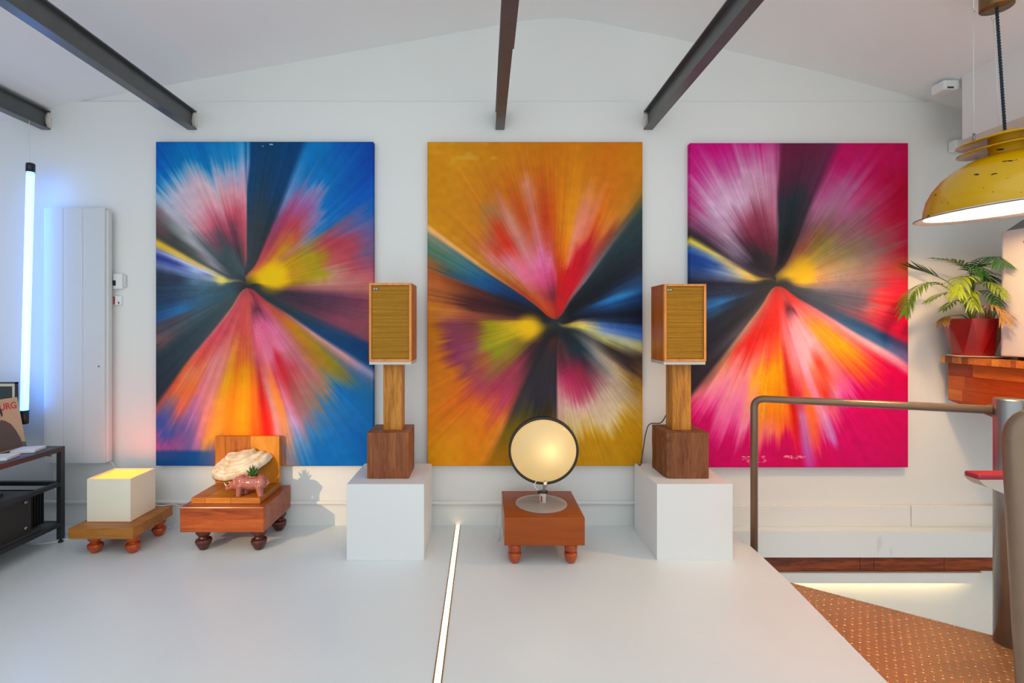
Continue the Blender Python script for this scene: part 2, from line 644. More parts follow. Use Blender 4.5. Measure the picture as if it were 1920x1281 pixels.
# ================================================================== PAINTINGS
RAYS_BLUE = [
 (359,[(.06,(50,60,65)),(.15,(170,80,90)),(.3,(205,95,115)),(.42,(215,150,165)),(.52,(170,165,200)),(.62,(60,150,205)),(.8,(0,110,190))]),
 (1.2,[(.05,(60,70,72)),(.3,(45,60,75)),(.5,(15,65,110)),(.7,(0,60,110))]),
 (10,[(.05,(55,60,62)),(.3,(50,58,65)),(.5,(20,60,95)),(.7,(0,60,105))]),
 (20,[(.05,(60,60,60)),(.3,(40,50,58)),(.5,(10,60,105)),(.7,(0,62,115))]),
 (23.5,[(.08,(190,90,70)),(.2,(180,60,80)),(.33,(130,70,110)),(.45,(110,140,190)),(.55,(70,135,195)),(.7,(0,115,185))]),
 (28,[(.08,(200,110,50)),(.15,(190,70,75)),(.25,(150,60,80)),(.38,(165,60,95)),(.47,(150,95,150)),(.55,(70,120,180)),(.65,(0,110,180))]),
 (36,[(.07,(220,140,40)),(.14,(190,90,60)),(.25,(190,90,60)),(.35,(180,60,80)),(.45,(150,90,150)),(.53,(120,130,180)),(.57,(0,110,180)),(.8,(0,75,165))]),
 (44,[(.06,(225,160,20)),(.15,(210,130,30)),(.25,(190,130,30)),(.33,(190,80,60)),(.42,(150,100,140)),(.5,(110,120,175)),(.54,(0,105,180)),(.85,(0,60,155))]),
 (52,[(.06,(235,180,0)),(.14,(215,160,20)),(.22,(180,110,60)),(.32,(170,120,90)),(.4,(110,120,140)),(.46,(30,110,170)),(.7,(0,80,175))]),
 (57,[(.06,(240,190,0)),(.15,(225,170,10)),(.25,(190,140,20)),(.35,(150,130,60)),(.45,(170,70,80)),(.52,(130,85,120)),(.62,(70,95,160)),(.72,(0,90,175))]),
 (63,[(.16,(240,190,0)),(.22,(190,140,10)),(.34,(170,145,20)),(.42,(180,60,75)),(.5,(170,60,80)),(.58,(110,90,140)),(.68,(70,95,160))]),
 (72,[(.17,(245,190,0)),(.21,(200,140,30)),(.35,(165,140,15)),(.42,(185,80,80)),(.5,(180,65,80)),(.6,(110,85,125))]),
 (80,[(.17,(240,185,0)),(.21,(190,140,20)),(.34,(170,150,20)),(.4,(185,130,110)),(.5,(180,75,85)),(.6,(140,80,110))]),
 (87,[(.05,(80,70,60)),(.15,(200,150,10)),(.22,(150,110,40)),(.32,(190,140,100)),(.45,(195,120,115)),(.6,(200,90,100))]),
 (91,[(.06,(50,50,55)),(.15,(120,90,60)),(.22,(140,80,80)),(.35,(170,100,105)),(.6,(190,110,100))]),
 (96,[(.06,(45,45,52)),(.2,(60,45,55)),(.35,(85,50,75)),(.5,(130,60,85)),(.6,(160,80,90))]),
 (103,[(.06,(45,50,55)),(.25,(65,45,60)),(.4,(100,55,75)),(.6,(165,85,100))]),
 (110,[(.06,(40,50,55)),(.3,(90,50,65)),(.45,(140,65,85)),(.6,(150,75,90))]),
 (113,[(.06,(40,50,55)),(.25,(65,55,65)),(.4,(110,60,80)),(.6,(125,75,95))]),
 (116,[(.06,(40,48,55)),(.25,(45,58,70)),(.45,(30,65,105)),(.6,(10,60,115))]),
 (121.5,[(.06,(40,48,55)),(.2,(40,55,62)),(.4,(20,60,100)),(.65,(5,65,120))]),
 (124.5,[(.06,(100,50,55)),(.2,(150,85,85)),(.4,(210,150,140)),(.6,(215,150,160)),(.7,(150,150,190))]),
 (127.5,[(.06,(170,60,60)),(.2,(200,80,60)),(.3,(190,120,40)),(.45,(150,120,60)),(.6,(110,110,120)),(.7,(70,110,150))]),
 (131,[(.06,(180,60,70)),(.18,(200,90,50)),(.28,(195,130,10)),(.4,(180,130,20)),(.5,(150,130,20)),(.58,(120,120,80)),(.66,(30,110,165))]),
 (137,[(.06,(170,60,70)),(.15,(200,80,100)),(.27,(200,110,90)),(.38,(180,110,60)),(.48,(180,120,40)),(.56,(120,130,110)),(.64,(10,105,175))]),
 (143,[(.06,(150,60,70)),(.14,(180,70,95)),(.22,(225,110,150)),(.35,(200,110,120)),(.48,(190,110,110)),(.56,(150,120,100)),(.64,(30,110,170)),(.8,(0,95,175))]),
 (150,[(.06,(140,50,65)),(.13,(110,45,65)),(.2,(230,105,150)),(.32,(225,120,150)),(.42,(200,70,80)),(.52,(170,100,100)),(.62,(130,110,100)),(.68,(60,110,160)),(.8,(0,100,175))]),
 (156,[(.05,(190,70,80)),(.12,(100,45,65)),(.18,(220,90,130)),(.3,(230,110,140)),(.37,(220,40,60)),(.48,(190,40,50)),(.58,(150,80,80)),(.68,(140,100,110)),(.76,(60,110,160)),(.85,(0,95,170))]),
 (161,[(.05,(205,75,80)),(.12,(120,50,70)),(.18,(225,100,140)),(.33,(235,120,150)),(.42,(210,60,75)),(.55,(200,110,140)),(.66,(170,140,190)),(.75,(90,130,180)),(.9,(0,95,170))]),
 (165,[(.05,(205,75,80)),(.12,(130,55,70)),(.18,(230,105,140)),(.34,(240,120,140)),(.42,(235,110,70)),(.55,(235,130,40)),(.68,(200,130,90)),(.8,(110,110,130))]),
 (168.5,[(.05,(205,75,80)),(.13,(160,60,80)),(.2,(235,110,140)),(.35,(215,90,100)),(.5,(200,130,120)),(.65,(215,130,140)),(.8,(190,110,60))]),
 (172,[(.05,(205,80,80)),(.15,(200,75,95)),(.28,(215,90,110)),(.38,(190,60,60)),(.5,(190,20,20)),(.65,(225,20,0)),(.8,(200,30,10))]),
 (176,[(.05,(205,80,75)),(.2,(215,85,80)),(.32,(215,100,60)),(.4,(230,110,20)),(.6,(235,100,5)),(.75,(225,60,5)),(.85,(200,60,20))]),
 (181,[(.05,(205,80,75)),(.2,(215,80,70)),(.3,(215,95,50)),(.4,(245,150,0)),(.65,(245,145,5)),(.8,(225,110,20))]),
 (187,[(.05,(205,80,75)),(.2,(210,75,70)),(.33,(215,100,40)),(.45,(235,130,0)),(.65,(235,125,10)),(.75,(190,120,50)),(.85,(110,90,110))]),
 (192,[(.05,(205,80,75)),(.2,(210,75,75)),(.3,(225,130,60)),(.45,(245,160,15)),(.6,(240,140,50)),(.7,(235,150,40)),(.8,(110,90,130))]),
 (198,[(.1,(205,75,80)),(.22,(215,95,90)),(.35,(225,130,115)),(.5,(230,130,120)),(.62,(225,125,120)),(.72,(160,100,150)),(.82,(90,90,150))]),
 (204,[(.12,(200,75,85)),(.25,(205,70,80)),(.38,(225,130,130)),(.55,(230,120,130)),(.65,(180,110,160)),(.75,(100,90,150)),(.85,(140,80,140)),(.9,(20,70,140))]),
 (209,[(.12,(195,80,90)),(.28,(215,75,85)),(.42,(225,120,90)),(.55,(240,110,50)),(.65,(220,100,80)),(.72,(110,90,140)),(.8,(50,80,160)),(.86,(150,75,140)),(.92,(10,70,150))]),
 (214,[(.1,(190,85,90)),(.25,(210,70,90)),(.4,(215,75,65)),(.5,(225,120,80)),(.6,(230,110,60)),(.68,(130,100,120)),(.76,(60,80,160))]),
 (217,[(.08,(190,120,90)),(.3,(200,90,100)),(.45,(215,100,60)),(.6,(200,80,50)),(.7,(150,80,80))]),
 (219.5,[(.06,(70,80,80)),(.3,(60,70,80)),(.5,(45,55,65)),(.7,(35,42,52))]),
 (230,[(.06,(65,80,82)),(.3,(50,68,75)),(.6,(35,48,60))]),
 (239,[(.06,(65,85,90)),(.25,(60,80,88)),(.38,(75,75,82)),(.46,(110,75,75)),(.55,(60,55,65))]),
 (246,[(.06,(60,85,95)),(.25,(65,90,105)),(.35,(75,70,80)),(.5,(70,70,80))]),
 (252,[(.06,(60,85,95)),(.2,(60,95,120)),(.3,(45,110,165)),(.38,(40,85,135)),(.5,(25,60,100))]),
 (260,[(.06,(60,85,92)),(.2,(65,95,115)),(.35,(40,65,95)),(.5,(30,55,85))]),
 (270,[(.06,(60,80,88)),(.2,(70,100,120)),(.32,(45,65,90)),(.45,(35,48,68))]),
 (278,[(.06,(65,80,85)),(.15,(85,110,125)),(.25,(90,125,155)),(.32,(50,60,80)),(.45,(45,55,75))]),
 (284,[(.06,(120,120,90)),(.12,(230,215,110)),(.17,(150,160,170)),(.28,(110,135,180)),(.38,(100,115,165)),(.48,(90,105,155))]),
 (288,[(.07,(150,140,90)),(.13,(235,215,100)),(.19,(120,130,190)),(.25,(170,190,225)),(.34,(60,70,150)),(.45,(40,55,135))]),
 (292,[(.07,(90,100,90)),(.13,(225,205,110)),(.2,(200,210,230)),(.3,(185,190,220)),(.45,(120,130,185))]),
 (296,[(.08,(60,75,78)),(.18,(215,190,150)),(.28,(230,190,90)),(.45,(230,180,40))]),
 (300,[(.08,(60,75,78)),(.2,(90,95,95)),(.35,(65,68,65)),(.5,(70,65,62))]),
 (305,[(.08,(60,75,75)),(.2,(150,140,150)),(.3,(90,92,90)),(.42,(70,70,68)),(.55,(120,75,85))]),
 (310,[(.1,(60,72,75)),(.2,(120,120,130)),(.3,(165,165,170)),(.42,(120,125,125)),(.52,(120,85,95)),(.6,(60,100,120))]),
 (316,[(.15,(60,72,76)),(.26,(95,100,105)),(.36,(180,170,180)),(.48,(180,180,195)),(.56,(130,170,200)),(.62,(0,115,185)),(.8,(0,70,165))]),
 (324,[(.2,(65,80,85)),(.27,(130,75,90)),(.34,(205,120,135)),(.44,(210,175,190)),(.55,(185,180,200)),(.61,(80,150,195)),(.66,(0,105,185)),(.85,(0,60,160))]),
 (332,[(.2,(65,80,85)),(.26,(100,70,85)),(.33,(205,90,115)),(.42,(215,165,175)),(.53,(195,175,190)),(.6,(90,150,195)),(.64,(0,115,180)),(.85,(0,75,170))]),
 (340,[(.16,(65,80,85)),(.22,(90,60,75)),(.3,(165,70,90)),(.4,(220,150,165)),(.5,(205,180,190)),(.58,(100,150,190)),(.62,(0,115,180)),(.8,(0,90,175))]),
 (348,[(.1,(65,75,78)),(.18,(70,55,62)),(.28,(110,55,75)),(.34,(200,80,100)),(.44,(220,150,160)),(.54,(160,170,200)),(.6,(30,130,190)),(.8,(0,105,185))]),
 (354,[(.08,(70,75,75)),(.16,(100,65,70)),(.26,(170,70,85)),(.36,(200,80,100)),(.45,(215,150,165)),(.55,(150,165,200)),(.62,(20,130,190)),(.8,(0,110,190))]),
]
RAYS_PINK = [
 (359,[(.06,(60,50,55)),(.2,(120,50,70)),(.35,(190,110,140)),(.5,(200,130,165)),(.62,(200,90,150)),(.8,(185,15,110))]),
 (2,[(.05,(40,40,45)),(.2,(35,40,45)),(.3,(40,48,55)),(.42,(50,45,55)),(.5,(90,35,60)),(.66,(105,25,60))]),
 (12,[(.05,(45,42,42)),(.2,(30,32,36)),(.4,(38,50,58)),(.48,(75,40,58)),(.66,(105,28,62))]),
 (21,[(.05,(60,50,45)),(.2,(45,40,42)),(.38,(60,50,60)),(.5,(90,45,70)),(.68,(110,35,75))]),
 (26,[(.08,(130,90,70)),(.2,(120,70,60)),(.3,(110,70,80)),(.42,(170,100,140)),(.55,(180,70,130)),(.7,(190,10,95))]),
 (33,[(.1,(170,130,50)),(.2,(150,80,60)),(.3,(140,90,90)),(.42,(175,115,150)),(.55,(185,90,145)),(.66,(195,20,105)),(.9,(180,0,60))]),
 (42,[(.1,(200,160,40)),(.2,(180,120,70)),(.28,(140,110,50)),(.38,(150,100,110)),(.5,(185,100,150)),(.6,(195,60,120)),(.72,(190,5,80))]),
 (52,[(.08,(225,180,30)),(.17,(215,170,60)),(.28,(160,140,70)),(.38,(150,110,105)),(.5,(165,95,120)),(.6,(190,40,90)),(.7,(175,0,50))]),
 (62,[(.06,(210,170,50)),(.16,(230,180,30)),(.22,(190,150,80)),(.35,(150,130,90)),(.46,(145,105,105)),(.58,(180,50,80)),(.66,(180,0,50))]),
 (72,[(.05,(150,120,60)),(.15,(235,185,20)),(.2,(200,150,90)),(.35,(155,140,110)),(.47,(145,110,110)),(.56,(170,70,80)),(.64,(180,5,50))]),
 (82,[(.05,(110,90,60)),(.14,(230,180,40)),(.2,(190,140,100)),(.3,(150,130,120)),(.45,(140,110,110)),(.55,(170,60,70)),(.62,(160,70,40))]),
 (90,[(.05,(60,55,55)),(.12,(150,120,90)),(.25,(130,115,125)),(.42,(120,100,105)),(.52,(190,40,60)),(.62,(190,30,55))]),
 (97,[(.06,(50,55,60)),(.2,(85,90,105)),(.4,(100,90,110)),(.48,(190,60,70)),(.55,(215,30,50)),(.62,(215,15,55))]),
 (104,[(.06,(45,55,65)),(.2,(65,75,90)),(.38,(90,85,105)),(.45,(180,90,95)),(.52,(205,40,60)),(.62,(200,0,50))]),
 (111,[(.06,(45,55,65)),(.25,(65,75,95)),(.38,(110,80,100)),(.46,(150,60,80)),(.6,(195,20,60))]),
 (115,[(.06,(45,50,60)),(.25,(60,70,90)),(.4,(45,80,120)),(.55,(25,70,120)),(.65,(70,60,100))]),
 (119,[(.06,(60,45,55)),(.2,(70,70,90)),(.4,(50,90,140)),(.55,(60,100,150)),(.68,(110,90,150))]),
 (122,[(.06,(150,50,60)),(.2,(200,110,120)),(.35,(225,150,160)),(.5,(235,170,190)),(.65,(230,130,160)),(.72,(220,40,120))]),
 (126,[(.06,(190,40,50)),(.18,(225,110,110)),(.28,(235,130,120)),(.4,(225,110,100)),(.5,(215,60,80)),(.6,(198,0,72))]),
 (131,[(.06,(200,50,50)),(.18,(225,110,100)),(.26,(225,140,40)),(.38,(220,160,20)),(.48,(210,110,40)),(.54,(215,50,60)),(.62,(198,0,80))]),
 (138,[(.08,(190,50,60)),(.16,(225,110,120)),(.27,(230,150,40)),(.38,(215,150,30)),(.48,(225,110,40)),(.56,(220,60,60)),(.64,(198,0,88))]),
 (145,[(.06,(180,60,60)),(.14,(110,40,55)),(.2,(235,140,150)),(.32,(240,160,170)),(.42,(235,130,120)),(.52,(230,100,130)),(.62,(220,70,150)),(.68,(198,0,92))]),
 (151,[(.06,(190,60,60)),(.12,(90,35,50)),(.2,(240,150,165)),(.33,(240,165,180)),(.42,(225,60,40)),(.5,(230,90,70)),(.6,(215,120,170)),(.68,(198,0,96))]),
 (156,[(.06,(200,50,50)),(.12,(100,40,55)),(.2,(240,150,165)),(.36,(245,175,190)),(.45,(230,110,80)),(.55,(215,50,40)),(.65,(220,90,130)),(.74,(198,0,96))]),
 (161,[(.06,(205,50,50)),(.13,(150,55,65)),(.22,(240,150,165)),(.38,(240,160,190)),(.52,(235,120,150)),(.62,(215,140,190)),(.72,(190,110,190)),(.78,(198,0,96))]),
 (165,[(.06,(205,45,45)),(.15,(210,80,90)),(.3,(240,140,160)),(.42,(230,100,90)),(.52,(240,110,50)),(.62,(240,100,50)),(.7,(230,60,90)),(.76,(198,0,88))]),
 (169,[(.06,(205,45,45)),(.2,(225,110,120)),(.35,(235,120,120)),(.46,(215,40,60)),(.56,(190,110,170)),(.7,(185,90,180)),(.85,(200,30,130))]),
 (172.5,[(.06,(205,45,45)),(.25,(225,90,90)),(.36,(200,50,40)),(.48,(190,20,20)),(.62,(205,20,10)),(.72,(215,20,70)),(.8,(198,0,80))]),
 (177,[(.06,(205,40,40)),(.2,(215,50,40)),(.3,(225,100,50)),(.4,(240,150,10)),(.6,(240,130,20)),(.7,(235,90,50)),(.76,(198,0,88))]),
 (182,[(.06,(205,40,40)),(.2,(215,45,35)),(.32,(225,90,40)),(.42,(245,160,0)),(.6,(240,130,20)),(.7,(235,120,110)),(.78,(198,0,92))]),
 (188,[(.06,(200,45,45)),(.2,(215,40,30)),(.32,(230,90,60)),(.42,(245,160,20)),(.55,(235,150,40)),(.66,(235,110,120)),(.76,(198,0,96))]),
 (193,[(.06,(200,50,50)),(.22,(215,30,25)),(.34,(230,110,90)),(.42,(245,165,40)),(.52,(240,150,110)),(.64,(235,130,170)),(.75,(198,0,96))]),
 (199,[(.08,(195,60,60)),(.22,(215,30,25)),(.33,(225,70,60)),(.42,(240,140,140)),(.55,(235,120,170)),(.66,(230,90,160)),(.76,(198,0,96))]),
 (206,[(.08,(190,70,65)),(.2,(200,50,45)),(.3,(220,25,20)),(.4,(230,110,110)),(.5,(240,140,160)),(.62,(230,100,160)),(.72,(198,0,96))]),
 (212,[(.08,(180,90,80)),(.25,(190,90,85)),(.35,(215,50,40)),(.45,(220,130,110)),(.55,(240,140,160)),(.66,(230,60,140)),(.74,(198,0,92))]),
 (217,[(.08,(160,110,90)),(.25,(180,130,120)),(.4,(150,110,80)),(.55,(150,90,80)),(.65,(225,110,130)),(.75,(198,0,92))]),
 (219.5,[(.06,(60,55,60)),(.3,(80,75,85)),(.45,(45,40,50)),(.7,(40,30,42))]),
 (230,[(.06,(45,45,52)),(.3,(35,38,48)),(.6,(30,30,42))]),
 (240,[(.06,(45,45,52)),(.2,(35,38,48)),(.5,(28,35,55))]),
 (248,[(.06,(45,48,55)),(.2,(30,40,60)),(.3,(30,70,110)),(.45,(25,50,85))]),
 (254,[(.06,(40,42,50)),(.18,(40,60,90)),(.26,(40,110,175)),(.36,(35,90,150)),(.45,(30,55,95))]),
 (262,[(.06,(40,40,48)),(.2,(40,50,75)),(.3,(35,50,80)),(.45,(28,35,60))]),
 (272,[(.06,(45,42,48)),(.2,(45,45,60)),(.45,(35,32,50))]),
 (279,[(.06,(60,50,50)),(.14,(120,110,90)),(.22,(100,110,140)),(.32,(60,80,120)),(.45,(40,60,110))]),
 (284,[(.06,(110,90,60)),(.12,(235,195,80)),(.18,(190,180,150)),(.26,(130,150,200)),(.36,(30,70,140)),(.45,(20,60,135))]),
 (289,[(.06,(120,100,60)),(.13,(240,195,80)),(.2,(200,190,170)),(.28,(50,80,150)),(.38,(20,60,140)),(.5,(20,65,145))]),
 (293,[(.08,(70,60,50)),(.15,(235,190,90)),(.24,(215,195,130)),(.34,(130,150,180)),(.45,(60,100,160))]),
 (297,[(.08,(60,52,52)),(.2,(150,120,110)),(.3,(220,200,110)),(.45,(215,195,60))]),
 (301,[(.1,(60,50,55)),(.25,(90,75,90)),(.4,(50,40,50)),(.5,(60,40,45))]),
 (307,[(.15,(60,50,58)),(.25,(130,110,130)),(.36,(110,70,95)),(.48,(130,60,100)),(.56,(160,40,90))]),
 (314,[(.15,(50,42,50)),(.25,(130,110,130)),(.36,(190,150,175)),(.46,(180,130,165)),(.56,(185,60,130)),(.7,(190,0,110))]),
 (322,[(.18,(50,40,48)),(.26,(90,45,65)),(.36,(185,140,170)),(.46,(215,175,205)),(.56,(200,120,170)),(.66,(195,30,125)),(.8,(190,0,110))]),
 (331,[(.18,(50,42,50)),(.26,(110,40,60)),(.34,(160,80,110)),(.44,(215,175,205)),(.55,(205,140,180)),(.65,(195,60,140)),(.76,(195,0,115))]),
 (340,[(.15,(60,45,50)),(.25,(120,40,60)),(.33,(150,60,85)),(.43,(210,165,195)),(.53,(205,150,185)),(.63,(195,70,145)),(.72,(195,0,115))]),
 (349,[(.12,(70,50,50)),(.22,(120,45,60)),(.32,(150,65,90)),(.42,(200,140,165)),(.52,(205,150,180)),(.62,(200,70,145)),(.7,(190,0,110))]),
]
RAYS_ORANGE = [
 (305.5,[(.06,(190,60,30)),(.2,(170,60,40)),(.35,(190,120,60)),(.5,(225,160,100)),(.65,(235,170,110))]),
 (303,[(.06,(30,30,40)),(.2,(20,45,85)),(.35,(30,70,110)),(.5,(60,110,120)),(.65,(120,130,110))]),
 (298,[(.06,(25,25,35)),(.25,(15,40,85)),(.4,(20,80,135)),(.55,(60,110,110)),(.65,(75,110,90))]),
 (294,[(.06,(20,20,30)),(.25,(20,30,55)),(.4,(30,80,130)),(.55,(50,80,90)),(.65,(150,90,40))]),
 (290,[(.06,(20,20,28)),(.25,(40,25,30)),(.4,(90,40,30)),(.6,(170,85,35))]),
 (283,[(.06,(20,18,25)),(.25,(45,22,28)),(.4,(75,30,35)),(.5,(150,80,40)),(.62,(200,110,50))]),
 (277,[(.06,(25,20,25)),(.25,(60,28,30)),(.42,(80,35,35)),(.5,(170,90,40)),(.62,(215,130,40))]),
 (272,[(.06,(25,25,28)),(.15,(90,60,30)),(.25,(110,60,50)),(.4,(150,70,50)),(.5,(190,110,60)),(.62,(205,125,20))]),
 (266,[(.05,(50,45,25)),(.14,(220,170,20)),(.22,(200,160,15)),(.3,(150,140,10)),(.36,(120,60,50)),(.48,(130,55,80)),(.55,(190,110,20)),(.62,(200,125,10))]),
 (258,[(.05,(70,60,30)),(.15,(240,190,20)),(.22,(200,165,20)),(.32,(140,130,15)),(.38,(140,60,70)),(.48,(130,50,80)),(.54,(195,115,20))]),
 (250,[(.05,(60,50,30)),(.13,(225,180,20)),(.2,(190,160,20)),(.34,(150,145,20)),(.4,(140,70,80)),(.5,(135,50,80)),(.57,(200,110,15)),(.7,(205,125,10))]),
 (240,[(.06,(50,45,25)),(.13,(180,130,20)),(.2,(150,120,30)),(.33,(140,140,20)),(.4,(170,90,50)),(.48,(140,60,80)),(.56,(210,110,20)),(.8,(210,130,10))]),
 (230,[(.06,(40,35,30)),(.15,(110,90,30)),(.25,(140,110,30)),(.35,(150,90,60)),(.45,(170,60,80)),(.55,(215,100,20)),(.8,(215,135,10))]),
 (220,[(.06,(35,30,32)),(.2,(80,35,45)),(.3,(150,55,70)),(.42,(165,50,75)),(.5,(200,80,60)),(.56,(220,110,20)),(.8,(220,140,10))]),
 (212,[(.06,(30,28,32)),(.2,(60,35,40)),(.3,(130,50,65)),(.4,(190,60,90)),(.5,(215,90,60)),(.58,(225,120,20)),(.8,(220,140,5))]),
 (208,[(.06,(30,28,32)),(.2,(45,35,38)),(.35,(110,50,55)),(.45,(170,70,60)),(.55,(230,130,50)),(.75,(220,130,10))]),
 (204,[(.06,(30,28,32)),(.3,(48,42,48)),(.45,(70,60,55)),(.55,(120,100,20)),(.7,(170,110,10)),(.85,(200,120,5))]),
 (195,[(.06,(32,28,30)),(.1,(70,35,28)),(.18,(50,40,45)),(.38,(48,45,52)),(.46,(90,80,40)),(.6,(140,110,5)),(.8,(190,125,5))]),
 (184,[(.06,(40,28,28)),(.1,(75,35,28)),(.2,(48,40,45)),(.38,(55,48,55)),(.46,(60,50,30)),(.6,(140,110,10))]),
 (180.5,[(.06,(35,30,32)),(.38,(50,42,48)),(.5,(110,80,60))]),
 (178.5,[(.08,(60,50,45)),(.2,(100,40,50)),(.3,(190,90,110)),(.42,(225,170,160)),(.5,(225,180,130)),(.6,(200,138,8))]),
 (172,[(.08,(50,45,45)),(.18,(80,35,45)),(.26,(170,40,80)),(.33,(200,70,100)),(.42,(225,185,160)),(.5,(225,190,120)),(.58,(200,138,8))]),
 (164,[(.08,(45,42,45)),(.17,(90,45,55)),(.26,(165,30,70)),(.36,(190,60,95)),(.43,(225,180,160)),(.5,(225,185,110)),(.56,(200,138,8))]),
 (155,[(.08,(35,38,45)),(.17,(40,42,50)),(.26,(140,35,60)),(.34,(165,50,80)),(.42,(215,175,150)),(.52,(230,200,150)),(.6,(200,138,8))]),
 (146,[(.08,(28,35,45)),(.18,(25,45,55)),(.26,(70,35,50)),(.33,(140,80,90)),(.42,(200,165,145)),(.52,(225,195,150)),(.6,(200,138,8))]),
 (138,[(.08,(25,32,40)),(.18,(30,50,60)),(.28,(120,105,105)),(.36,(190,160,140)),(.46,(190,160,120)),(.55,(190,140,40))]),
 (130,[(.08,(28,35,40)),(.16,(80,90,95)),(.26,(150,140,135)),(.36,(200,170,130)),(.46,(150,110,40)),(.6,(190,130,20))]),
 (124,[(.08,(30,35,40)),(.2,(120,110,100)),(.3,(90,75,60)),(.4,(60,40,40)),(.5,(120,80,40))]),
 (118,[(.08,(40,42,42)),(.2,(90,90,85)),(.3,(55,40,38)),(.4,(50,35,38)),(.5,(100,70,40))]),
 (113,[(.06,(60,60,50)),(.15,(150,140,110)),(.25,(190,180,100)),(.35,(120,110,80)),(.45,(70,50,45))]),
 (108,[(.06,(130,120,60)),(.12,(220,200,90)),(.22,(160,170,170)),(.32,(190,190,150)),(.42,(190,180,110))]),
 (103,[(.06,(170,140,50)),(.12,(230,205,90)),(.2,(120,140,190)),(.3,(80,120,190)),(.42,(70,120,190))]),
 (97,[(.06,(180,150,50)),(.12,(215,180,100)),(.2,(80,110,160)),(.3,(50,90,160)),(.42,(40,80,150))]),
 (91,[(.06,(60,50,30)),(.12,(90,80,80)),(.2,(30,45,75)),(.42,(20,30,55))]),
 (85,[(.06,(18,18,25)),(.2,(18,25,45)),(.42,(18,22,38))]),
 (76,[(.06,(18,18,25)),(.15,(20,40,70)),(.25,(25,75,130)),(.42,(20,50,90))]),
 (70,[(.06,(18,18,25)),(.15,(25,40,65)),(.22,(30,100,170)),(.32,(45,130,190)),(.42,(30,80,130))]),
 (64,[(.06,(18,18,25)),(.2,(22,30,45)),(.35,(30,55,90)),(.45,(40,60,90))]),
 (56,[(.06,(18,18,25)),(.3,(20,25,35)),(.5,(40,42,52))]),
 (46,[(.06,(18,18,25)),(.3,(25,35,42)),(.6,(35,55,62))]),
 (39,[(.06,(25,25,32)),(.3,(35,50,60)),(.6,(45,62,62)),(.7,(60,65,50))]),
 (36,[(.06,(60,40,45)),(.2,(130,110,120)),(.35,(110,90,90)),(.55,(90,80,60)),(.7,(120,95,30))]),
 (33,[(.05,(150,50,40)),(.15,(180,90,90)),(.3,(150,70,75)),(.45,(140,60,40)),(.55,(190,120,40)),(.7,(170,110,20))]),
 (29,[(.05,(170,40,35)),(.15,(200,20,35)),(.28,(180,30,45)),(.38,(190,60,50)),(.5,(215,120,40)),(.6,(200,115,15)),(.8,(195,115,10))]),
 (23,[(.05,(195,30,30)),(.15,(200,10,30)),(.28,(195,10,30)),(.36,(190,15,40)),(.42,(200,70,20)),(.52,(220,110,20)),(.65,(205,110,10)),(.85,(200,120,5))]),
 (18,[(.05,(195,30,30)),(.15,(200,10,30)),(.25,(205,15,30)),(.32,(200,20,40)),(.38,(225,100,70)),(.5,(225,120,90)),(.6,(215,120,60)),(.7,(205,110,10))]),
 (13,[(.05,(195,30,30)),(.12,(195,15,30)),(.24,(205,20,25)),(.3,(230,110,80)),(.42,(235,140,110)),(.52,(225,125,90)),(.62,(215,130,60)),(.7,(205,115,10))]),
 (8,[(.05,(195,30,30)),(.12,(190,20,30)),(.22,(205,25,20)),(.3,(225,110,20)),(.45,(230,140,15)),(.6,(215,130,10)),(.85,(205,120,5))]),
 (3,[(.05,(195,30,30)),(.12,(180,25,35)),(.22,(195,40,25)),(.32,(205,90,10)),(.5,(215,120,10)),(.7,(205,115,5))]),
 (359,[(.05,(190,30,25)),(.12,(150,30,40)),(.2,(215,70,100)),(.26,(200,60,40)),(.38,(200,85,15)),(.55,(205,90,10)),(.7,(200,110,5))]),
 (354,[(.05,(195,40,25)),(.1,(110,35,45)),(.18,(200,50,90)),(.25,(225,110,150)),(.32,(205,80,70)),(.45,(195,60,20)),(.6,(195,85,15)),(.75,(200,115,5))]),
 (348,[(.05,(195,45,30)),(.1,(120,35,45)),(.18,(215,70,120)),(.28,(225,110,160)),(.36,(210,110,120)),(.5,(200,110,80)),(.62,(210,130,100)),(.68,(200,110,20)),(.8,(200,120,10))]),
 (342,[(.05,(200,55,30)),(.1,(150,45,50)),(.18,(220,75,125)),(.27,(225,110,155)),(.35,(200,100,90)),(.48,(190,70,20)),(.6,(195,90,15)),(.75,(200,120,10))]),
 (335,[(.05,(200,60,30)),(.12,(170,55,60)),(.2,(225,85,130)),(.28,(220,120,140)),(.38,(200,120,110)),(.48,(200,130,110)),(.58,(195,110,70)),(.66,(195,110,15)),(.8,(200,130,15))]),
 (328,[(.05,(195,60,25)),(.14,(180,70,60)),(.22,(225,100,140)),(.32,(215,100,100)),(.4,(205,40,20)),(.48,(195,60,20)),(.56,(160,110,60)),(.64,(195,115,15)),(.8,(205,135,15))]),
 (320,[(.06,(200,70,25)),(.15,(190,80,50)),(.24,(220,110,130)),(.35,(215,120,140)),(.43,(200,60,40)),(.5,(180,90,60)),(.58,(200,120,20)),(.8,(200,130,10))]),
 (313,[(.06,(190,60,25)),(.18,(170,80,30)),(.3,(190,110,60)),(.42,(205,120,110)),(.5,(195,110,40)),(.6,(200,125,15)),(.8,(200,130,10))]),
 (308,[(.06,(180,50,25)),(.2,(160,60,30)),(.35,(175,100,25)),(.5,(195,125,20)),(.7,(205,135,10))]),
]


